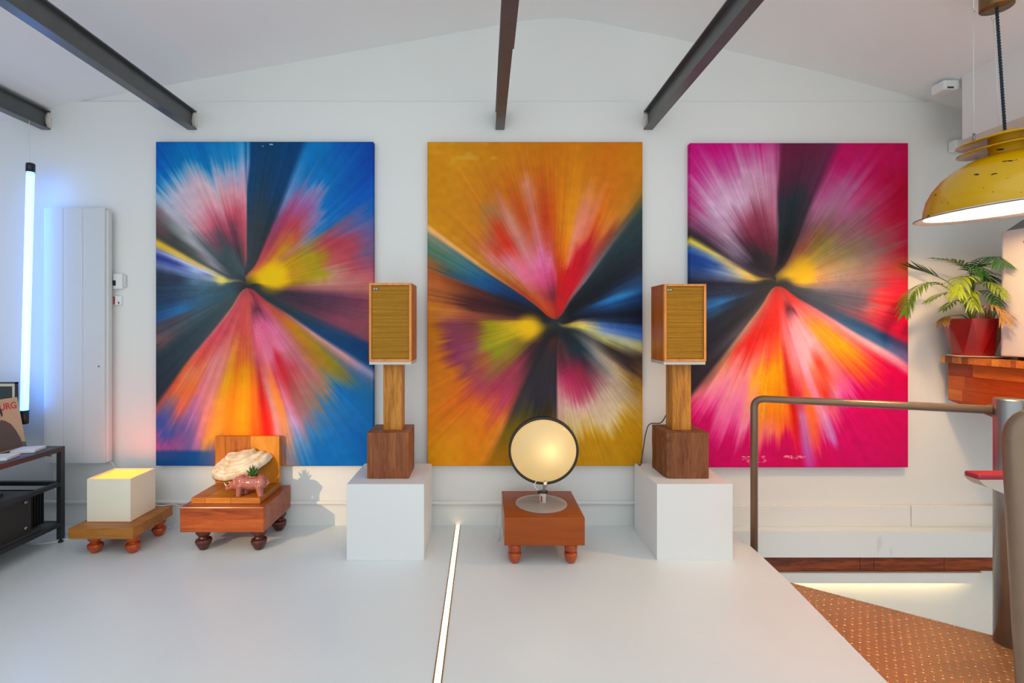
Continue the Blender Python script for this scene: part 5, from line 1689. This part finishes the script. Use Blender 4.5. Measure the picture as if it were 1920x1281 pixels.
# padded perch bracketed to the post
t = thing('perch_seat', (2.40, 2.30, 0.63), 'red padded perch seat with a pale underside, bracketed to the steel post', 'seat')
M_redpad = mat('red_vinyl', rgb(168, 44, 62), rough=0.4)
M_pale = mat('pale_seat_board', rgb(206, 190, 178), rough=0.45)
MB().box(2.243, 2.66, 2.297, 2.372, 0.668, 0.692, bevel=0.009, seg=3).build('pad', M_redpad, t)
mb = MB()
mb.extrude_poly([(2.243, 2.297, 0.669), (2.66, 2.297, 0.669), (2.66, 2.297, 0.634), (2.285, 2.297, 0.634), (2.262, 2.297, 0.648)], (0, 0.075, 0))
mb.build('seat_board', M_pale, t)
mb = MB()
mb.extrude_poly([(2.30, 2.325, 0.634), (2.56, 2.325, 0.634), (2.56, 2.325, 0.545), (2.50, 2.325, 0.545)], (0, 0.010, 0))
mb.build('bracket', M_chrome, t)
MB().box(2.51, 2.58, 2.325, 2.392, 0.545, 0.634, bevel=0.002).build('clamp', M_post, t)

# ================================================================== COUNTER
CX, CZT = 3.076, 1.163
t = thing('bar_counter', (3.4, 2.7, 0.7), 'wooden bar counter with a thick laminated top and plank front, beside the pink painting', 'counter')
W_ctop = wood('laminated_top', rgb(170, 96, 36), rgb(206, 134, 62), rgb(222, 158, 84), axis='Y', grain=6, rough=0.3, coat=0.3)
MB().box(CX + 0.020, XR - 0.003, 1.2, 3.41, CZT - 0.042, CZT, bevel=0.002).build('top', W_ctop, t)
stv = [wood('stave_%d' % i, rgb(*a), rgb(*b), rgb(*c), axis='X', grain=9, rough=0.35, coat=0.25, seed=i) for i, (a, b, c) in enumerate(
    [((150, 80, 26), (190, 112, 44), (208, 134, 60)), ((178, 104, 40), (212, 140, 64), (226, 160, 84)), ((112, 54, 20), (150, 80, 34), (176, 104, 50))])]
random.seed(12)
y = 3.41
while y > 1.2:
    wd = random.choice((0.012, 0.016, 0.020, 0.026, 0.05))
    wd = min(wd, y - 1.2)
    if wd < 0.004:
        break
    MB().box(CX, CX + 0.020, y - wd + 0.0003, y - 0.0003, CZT - 0.042, CZT, bevel=0.0008, seg=1).build('edge_stave', random.choice(stv), t)
    y -= wd
W_pl = [wood('cherry_plank_%d' % i, rgb(*a), rgb(*b), rgb(*c), axis='Y', grain=3.5, rough=0.28, coat=0.5, seed=i * 5.0) for i, (a, b, c) in enumerate(
    [((140, 54, 10), (178, 82, 22), (198, 104, 36)), ((122, 42, 8), (160, 66, 16), (184, 90, 28)), ((150, 66, 14), (190, 98, 30), (208, 122, 46))])]
PXF = 3.112
rows = [(1.118, 1.038), (1.038, 0.948), (0.948, 0.872), (0.872, 0.792)]
for ri, (za, zb_) in enumerate(rows):
    y = 3.40
    y_end = 1.25
    first = True
    while y > y_end + 0.01:
        ln = random.uniform(0.28, 0.6) if not first else (0.17, 0.12, 0.10, 0.3)[ri]
        first = False
        yb_ = max(y - ln, y_end)
        if ri == 3:
            # bottom row follows the sloping lower edge
            def zl(yy):
                return 0.872 - min(0.075, max(0.002, (3.40 - yy) * 0.22))
            mb = MB()
            mb.extrude_poly([(PXF, y - 0.0005, za), (PXF, yb_ + 0.0005, za), (PXF, yb_ + 0.0005, zl(yb_)), (PXF, y - 0.0005, zl(y))], (0.02, 0, 0))
            mb.build('plank', W_pl[(ri + int(y * 10)) % 3], t)
        else:
            MB().box(PXF, PXF + 0.02, yb_ + 0.0005, y - 0.0005, zb_ + 0.0005, za - 0.0005, bevel=0.001, seg=1).build('plank', W_pl[(ri * 2 + int(y * 10)) % 3], t)
        y = yb_
MB().box(PXF + 0.020, XR - 0.003, 3.38, 3.40, 0.875, CZT - 0.042).build('end_panel', W_pl[0], t)

# tray and potted palm
POT = Vector((3.169, 3.285, 0))
t = thing('tray', (3.18, 3.27, CZT), 'flat cream tray under the red plant pot', 'tray')
M_tray = mat('cream_tray', rgb(222, 206, 178), rough=0.45)
MB().lathe([(0.100, 0.0), (0.125, 0.001), (0.165, 0.012), (0.163, 0.014), (0.122, 0.004), (0.0005, 0.004)], (3.205, 3.275, CZT), 40, closed=False).build('dish', M_tray, t)

t = thing('potted_palm', (POT.x, POT.y, CZT + 0.005), 'potted palm in a faceted red pot on the wooden counter', 'plant')
M_pot = mat('red_pot_gloss', rgb(140, 2, 8), rough=0.2, var=0.05, coat=0.6)
zp0, zp1 = CZT + 0.012, 1.412
nb = 8
rb_, rt_ = 0.106, 0.160
b = bmesh.new()
bot = [b.verts.new((POT.x + rb_ * math.cos(2 * math.pi * (i + .5) / nb - math.pi / 2), POT.y + rb_ * math.sin(2 * math.pi * (i + .5) / nb - math.pi / 2), zp0)) for i in range(nb)]
top = [b.verts.new((POT.x + rt_ * math.cos(2 * math.pi * i / nb - math.pi / 2), POT.y + rt_ * math.sin(2 * math.pi * i / nb - math.pi / 2), zp1)) for i in range(nb)]
inn = [b.verts.new((POT.x + (rt_ - .008) * math.cos(2 * math.pi * i / nb - math.pi / 2), POT.y + (rt_ - .008) * math.sin(2 * math.pi * i / nb - math.pi / 2), zp1)) for i in range(nb)]
inb = [b.verts.new((POT.x + (rt_ - .02) * math.cos(2 * math.pi * i / nb - math.pi / 2), POT.y + (rt_ - .02) * math.sin(2 * math.pi * i / nb - math.pi / 2), zp1 - 0.05)) for i in range(nb)]
b.faces.new(bot[::-1])
for i in range(nb):
    j = (i + 1) % nb
    b.faces.new((bot[i], top[j], top[i]))
    b.faces.new((bot[i], bot[j], top[j]))
    b.faces.new((top[i], top[j], inn[j], inn[i]))
    b.faces.new((inn[i], inn[j], inb[j], inb[i]))
bmesh.ops.recalc_face_normals(b, faces=b.faces)
m = MB()
m.add(b, False)
m.build('pot', M_pot, t)
MB().lathe([(0.090, 0), (0.092, 0.0085)], (POT.x, POT.y, CZT + 0.0042), 24).build('pot_foot', M_blackplastic, t)
MB().lathe([(0.145, 0), (0.0005, 0.015)], (POT.x, POT.y, zp1 - 0.035), 20, closed=False).build('soil', MATS['soil'], t)


def P(px, py, d):
    return Vector(((px - 908) * d / 950, d, EYE - (py - 610) * d / 950))


G = [mat('palm_deep', rgb(44, 92, 34), rough=0.38, var=0.35, nscale=20), mat('palm_mid', rgb(96, 128, 36), rough=0.4, var=0.3, nscale=20),
     mat('palm_lime', rgb(112, 134, 22), rough=0.42, var=0.25, nscale=20), mat('palm_dry', rgb(150, 112, 56), rough=0.6, var=0.3, nscale=20)]


def frond(ctrl, gm, nleaf, ll, spread=55, droop=0.25, start=0.35, width=0.0066, seed=0):
    rg = random.Random(seed)
    pts = spline(ctrl, 10)
    n_ = len(pts)
    mb = MB()
    mb.tube(pts, [0.0036 * (1 - 0.8 * i / (n_ - 1)) + 0.0006 for i in range(n_)], 6)
    vs, fs = [], []
    for k in range(nleaf):
        tpar = start + (1 - start) * (k + 0.5) / nleaf
        fi = tpar * (n_ - 1)
        i = min(int(fi), n_ - 2)
        p = pts[i].lerp(pts[i + 1], fi - i)
        tg = (pts[i + 1] - pts[i]).normalized()
        up = Vector((0, 0, 1))
        sd = tg.cross(up)
        if sd.length < 0.05:
            sd = Vector((1, 0, 0))
        sd.normalize()
        nrm_ = sd.cross(tg).normalized()
        rel = (tpar - start) / (1 - start)
        ln0 = ll * (0.55 + 0.9 * math.sin(math.pi * min(1, rel * 0.85 + 0.12))) * 0.72
        for s in (-1, 1):
            ln = ln0 * rg.uniform(0.85, 1.1)
            an = R(spread * (1 - 0.45 * rel) + rg.uniform(-6, 6))
            dr = (tg * math.cos(an) + sd * s * math.sin(an) + nrm_ * 0.18).normalized()
            wv = dr.cross(nrm_).normalized()
            w_ = width * rg.uniform(0.85, 1.1)
            m0 = len(vs)
            prof_ = ((0, 0.25), (0.25, 1.0), (0.55, 0.9), (0.8, 0.5), (1.0, 0.04))
            for (q, wq) in prof_:
                c = p + dr * ln * q - up * droop * ln * q * q
                vs.append(c - wv * w_ * wq)
                vs.append(c + nrm_ * -0.18 * w_ * wq)
                vs.append(c + wv * w_ * wq)
            for q in range(4):
                a = m0 + q * 3
                fs.append((a, a + 1, a + 4, a + 3))
                fs.append((a + 1, a + 2, a + 5, a + 4))
    mb.faces(vs, fs, True)
    for v in mb.bm.verts:      # nothing pokes through the wall
        if v.co.y > 3.462:
            v.co.y = 3.462
    return mb.build('frond', G[gm], t)


B0 = Vector((POT.x - 0.005, POT.y, zp1 - 0.03))
frond([B0, P(1800, 560, 3.27), P(1752, 530, 3.25), P(1712, 548, 3.23), P(1697, 588, 3.22)], 1, 20, 0.105, droop=0.45, start=0.42, seed=1)
frond([B0, P(1802, 555, 3.30), P(1775, 528, 3.34), P(1740, 512, 3.36), P(1712, 504, 3.37)], 0, 9, 0.15, spread=16, droop=0.0, start=0.58, seed=2)
frond([B0, P(1822, 540, 3.28), P(1815, 505, 3.26), P(1790, 490, 3.24), P(1748, 484, 3.22)], 1, 10, 0.115, spread=40, droop=0.32, start=0.50, seed=3)
frond([B0, P(1824, 540, 3.30), P(1832, 500, 3.28), P(1858, 482, 3.12), P(1884, 498, 2.98)], 0, 16, 0.125, spread=52, droop=0.45, start=0.45, seed=4)
frond([B0, P(1822, 550, 3.22), P(1818, 522, 3.12), P(1805, 522, 3.04), P(1795, 552, 2.98)], 2, 15, 0.12, spread=45, droop=0.5, start=0.40, width=0.0075, seed=5)
frond([B0, P(1826, 545, 3.26), P(1835, 530, 3.18), P(1860, 533, 3.06), P(1885, 556, 2.96)], 2, 10, 0.075, spread=48, droop=0.5, start=0.45, seed=6)
frond([B0, P(1818, 560, 3.25), P(1795, 548, 3.20), P(1765, 552, 3.17), P(1738, 566, 3.15)], 1, 9, 0.085, spread=35, droop=0.3, start=0.45, seed=7)
frond([B0, P(1824, 545, 3.32), P(1832, 515, 3.36), P(1846, 512, 3.38), P(1858, 530, 3.39)], 0, 12, 0.115, spread=55, droop=0.35, start=0.4, seed=8)
frond([B0, P(1828, 555, 3.28), P(1845, 545, 3.20), P(1862, 552, 3.10), P(1870, 575, 3.04)], 0, 10, 0.085, spread=50, droop=0.4, start=0.4, seed=9)
frond([B0, P(1834, 580, 3.18), P(1855, 572, 3.06), P(1874, 580, 3.0), P(1884, 600, 2.96)], 3, 8, 0.085, spread=48, droop=0.55, start=0.45, width=0.006, seed=10)
frond([B0, P(1806, 592, 3.24), P(1790, 592, 3.20), P(1776, 594, 3.17), P(1768, 604, 3.15)], 3, 6, 0.06, spread=50, droop=0.55, start=0.7, width=0.007, seed=11)
frond([B0, P(1815, 565, 3.22), P(1800, 562, 3.16), P(1782, 570, 3.12), P(1770, 580, 3.10)], 1, 7, 0.075, spread=40, droop=0.35, start=0.45, seed=12)
frond([B0, P(1822, 535, 3.26), P(1822, 505, 3.22), P(1830, 498, 3.16), P(1842, 515, 3.12)], 0, 12, 0.115, spread=58, droop=0.4, start=0.42, seed=13)
frond([B0, P(1820, 560, 3.20), P(1822, 545, 3.12), P(1820, 552, 3.06), P(1826, 575, 3.02)], 2, 8, 0.085, spread=45, droop=0.5, start=0.5, seed=14)
# dry fibre at the base
rg = random.Random(8)
mb = MB()
for k in range(46):
    a = rg.uniform(0, 6.28)
    r0 = rg.uniform(0.0, 0.05)
    bpt = B0 + Vector((0.05 + r0 * math.cos(a), r0 * math.sin(a) - 0.03, 0.0))
    mb.tube([bpt, bpt + Vector((rg.uniform(-.03, .05), rg.uniform(-.03, .02), rg.uniform(.05, .11)))], [0.003, 0.0008], 4)
o = mb.build('dry_stalks', G[3], t)
o['kind'] = 'stuff'

# white machine on the counter
t = thing('white_machine', (3.36, 2.80, CZT), 'tall white rounded machine on black feet at the end of the wooden counter', 'machine')
M_mach = mat('white_machine_shell', (0.62, 0.61, 0.62, 1), rough=0.35, var=0.02)
mx0, mx1, my0, my1, mz0, mz1 = 3.118, 3.62, 2.58, 3.075, CZT + 0.020, 1.935
b = bmesh.new()
bmesh.ops.create_cube(b, size=1.0)
for v in b.verts:
    sc_ = 0.985 if v.co.z > 0 else 1.0
    v.co = Vector(((mx0 + mx1) / 2 + v.co.x * (mx1 - mx0) * sc_, (my0 + my1) / 2 + v.co.y * (my1 - my0) * sc_, (mz0 + mz1) / 2 + v.co.z * (mz1 - mz0)))
vert_e = [e for e in b.edges if abs(e.verts[0].co.z - e.verts[1].co.z) > 0.3]
bmesh.ops.bevel(b, geom=vert_e, offset=0.028, segments=6, profile=0.5, affect='EDGES')
he = [e for e in b.edges if abs(e.verts[0].co.z - e.verts[1].co.z) < 0.01 and e.calc_face_angle(0) > 0.5]
bmesh.ops.bevel(b, geom=he, offset=0.010, segments=3, profile=0.5, affect='EDGES')
m = MB()
m.add(b, False)
m.build('shell', M_mach, t)
mb = MB()
c1 = [(mx0 + 0.02, my0 + 0.02, mz1 - 0.002), (mx1 - 0.02, my0 + 0.02, mz1 - 0.002), (mx1 - 0.02, my1 - 0.02, mz1 - 0.002), (mx0 + 0.02, my1 - 0.02, mz1 - 0.002)]
c2 = [(x + (0.055 if x < 3.4 else -0.05), y_ + (0.05 if y_ < 2.8 else -0.05), mz1 + 0.060) for x, y_, z_ in c1]
mb.faces(c1 + c2, [(0, 1, 5, 4), (1, 2, 6, 5), (2, 3, 7, 6), (3, 0, 4, 7), (4, 5, 6, 7), (3, 2, 1, 0)])
mb.build('lid', mat('grey_lid', (0.16, 0.17, 0.175, 1), rough=0.4), t)
for (fx, fy) in ((3.195, 2.985), (3.195, 2.67), (3.54, 2.985), (3.54, 2.67)):
    MB().lathe([(0.034, 0.0), (0.036, 0.004), (0.036, 0.022)], (fx, fy, CZT), 20).build('foot', M_blackplastic, t)
text_mesh('lettering', 'IN', 0.045, M_blackplastic, t, (mx0 + 0.0032, 2.935, 1.850), (R(90), 0, R(-90)), depth=0.0006, shear=0.25, offset=0.0018)

# ================================================================== PENDANT LAMP
PC = Vector((2.548, 2.45, 1.929))
KP = 0.942
t = thing('pendant_lamp', (PC.x, PC.y, PC.z), 'large chipped yellow enamel dome pendant lamp with two discs above it', 'lamp')


def enamel(name, base, chip, thr):
    m = bpy.data.materials.new(name)
    m.use_nodes = True
    nt = m.node_tree
    p = nt.nodes['Principled BSDF']
    tc = nt.nodes.new('ShaderNodeTexCoord')
    mp = nt.nodes.new('ShaderNodeMapping')
    mp.inputs['Scale'].default_value = (1, 1, 2.6)
    nt.links.new(tc.outputs['Object'], mp.inputs['Vector'])
    n1 = nt.nodes.new('ShaderNodeTexNoise')
    n1.inputs['Scale'].default_value = 16
    n1.inputs['Detail'].default_value = 4
    nt.links.new(mp.outputs['Vector'], n1.inputs['Vector'])
    cr = nt.nodes.new('ShaderNodeValToRGB')
    cr.color_ramp.elements[0].position = thr
    cr.color_ramp.elements[0].color = (0, 0, 0, 1)
    cr.color_ramp.elements[1].position = thr + 0.012
    cr.color_ramp.elements[1].color = (1, 1, 1, 1)
    nt.links.new(n1.outputs['Fac'], cr.inputs['Fac'])
    mx = nt.nodes.new('ShaderNodeMix')
    mx.data_type = 'RGBA'
    nt.links.new(cr.outputs['Color'], mx.inputs[0])
    mx.inputs[6].default_value = base
    mx.inputs[7].default_value = chip
    nt.links.new(mx.outputs[2], p.inputs['Base Color'])
    p.inputs['Roughness'].default_value = 0.24
    p.inputs['Coat Weight'].default_value = 0.15
    p.inputs['Coat Roughness'].default_value = 0.1
    return m


M_yel = enamel('yellow_enamel', rgb(214, 166, 2), rgb(40, 34, 22), 0.672)
M_enw = mat('white_enamel', (0.84, 0.80, 0.76, 1), rough=0.3, var=0.02)
ltilt = Matrix.Rotation(R(-4.5), 3, 'Y')


def lt(mb):
    bmesh.ops.scale(mb.bm, vec=(KP, KP, KP), space=Matrix.Translation(-PC), verts=mb.bm.verts)
    bmesh.ops.rotate(mb.bm, cent=PC, matrix=ltilt, verts=mb.bm.verts)
    return mb


ro = 0.347
dome = [(ro, 0.012), (ro * 0.985, 0.050), (ro * 0.94, 0.105), (ro * 0.86, 0.155), (ro * 0.75, 0.200), (ro * 0.60, 0.240), (ro * 0.44, 0.268), (ro * 0.28, 0.284), (0.068, 0.289)]
lt(MB().lathe(dome, PC, 72, closed=False)).build('dome', M_yel, t)
inner = [(r_ - 0.004, z_ - 0.004) for r_, z_ in dome]
inner[-1] = (0.0005, 0.283)
lt(MB().lathe(inner, PC, 72, closed=False)).build('inner_reflector', M_enw, t)
lt(MB().lathe([(ro - 0.004, 0.008), (0.384, -0.003), (0.386, 0.000), (0.384, 0.003), (ro + 0.001, 0.013)], PC, 72, closed=False)).build('rim', M_enw, t)
lt(MB().lathe([(0.386, -0.001), (0.3875, 0.001), (0.386, 0.003)], PC, 72, closed=False)).build('rim_edge', M_blackmetal, t)
lt(MB().lathe([(0.068, 0.286), (0.068, 0.345), (0.066, 0.348)], PC, 40, closed=False)).build('neck', M_yel, t)
lt(MB().lathe([(0.0685, 0.287), (0.0695, 0.289), (0.0685, 0.291)], PC, 40, closed=False)).build('neck_ring', M_chrome, t)
lt(MB().lathe([(0.060, 0.330), (0.190, 0.312), (0.192, 0.314), (0.190, 0.316), (0.060, 0.336)], PC, 56, closed=False)).build('lower_disc', M_yel, t)
lt(MB().lathe([(0.066, 0.334), (0.066, 0.380)], PC, 40, closed=False)).build('upper_neck', M_yel, t)
lt(MB().lathe([(0.055, 0.378), (0.190, 0.358), (0.192, 0.360), (0.190, 0.362), (0.060, 0.385), (0.058, 0.396), (0.030, 0.404), (0.0005, 0.405)], PC, 56, closed=False)).build('upper_disc', M_yel, t)
M_bulb = mat('lit_bulb', (1, 0.95, 0.85, 1), emit=(1.0, 0.80, 0.52), estr=18.0, var=0.0)
lt(MB().sphere(PC + Vector((0, 0, 0.185)), 0.055)).build('bulb', M_bulb, t)
lt(MB().lathe([(0.024, 0.225), (0.026, 0.285)], PC, 20)).build('lamp_holder', M_blackplastic, t)
ptop = PC + ltilt @ Vector((0, 0, 0.402 * KP))
cano = Vector((2.478, 2.45, 2.938))
# twisted flex
mb = MB()
for ph in (0, math.pi):
    pts = []
    N_ = 150
    for i in range(N_ + 1):
        q = ptop.lerp(cano - Vector((0, 0, 0.035)), i / N_)
        a = i * 0.9 + ph
        pts.append(q + Vector((math.cos(a) * 0.0034, math.sin(a) * 0.0034, 0)))
    mb.tube(pts, 0.0040, 6)
mb.build('twisted_flex', mat('navy_fabric_flex', (0.012, 0.022, 0.04, 1), rough=0.7), t)
MB().lathe([(0.062, -0.035), (0.064, -0.032), (0.064, 0.075), (0.050, 0.110)], cano, 40).build('ceiling_rose', mat('aged_brass', rgb(126, 96, 58), rough=0.35, metal=0.7), t)
for k in range(3):
    a = 2 * math.pi * k / 3 + R(172)
    lug = PC + ltilt @ Vector((0.137 * math.cos(a), 0.137 * math.sin(a), 0.345))
    MB().tube([lug, lug + Vector((0, 0, 0.042))], 0.0055, 10).build('eye_bolt', M_post, t)
    hook = Vector((cano.x + 0.10 * math.cos(a), cano.y + 0.10 * math.sin(a), 2.900))
    MB().tube([lug + Vector((0, 0, 0.040)), hook], 0.0014, 5).build('suspension_wire', M_cable_white, t)
    MB().tube([hook + Vector((0.008 * math.cos(q), 0, 0.008 * math.sin(q))) for q in np.linspace(0, 6.28, 13)], 0.002, 6).build('ceiling_hook', M_chrome, t)
    MB().tube([hook + Vector((0, 0, 0.006)), hook + Vector((0, 0, 0.165 - 0.023 * math.cos(a)))], 0.0018, 6).build('hook_shank', M_chrome, t)
pl = lamp('pendant_light', 'POINT', PC + Vector((0, 0, 0.10)), 27, (1.0, 0.60, 0.27), 0.05)
pl.parent = t
pl.location = Vector((0, 0, 0.095))

# ================================================================== SMALL CEILING THINGS
t = thing('ceiling_sensor', (2.93, 3.24, 2.86), 'small white sensor box under the ceiling beside the boxed bulkhead', 'sensor')
b_ = MB().box(2.905, 3.01, 3.20, 3.30, 2.862, 2.925, bevel=0.012, seg=3)
b_.build('body', M_wall, t)
MB().box(2.925, 2.965, 3.1985, 3.202, 2.868, 2.878).build('vent_slot', M_blackmetal, t)
t = thing('wall_box', (3.15, 3.30, 2.45), 'white rounded plastic box on the wall behind the yellow pendant lamp', 'box')
MB().box(3.17, 3.36, 3.405, WALL - 0.001, 2.545, 2.625, bevel=0.014, seg=3).build('body', M_white, t)
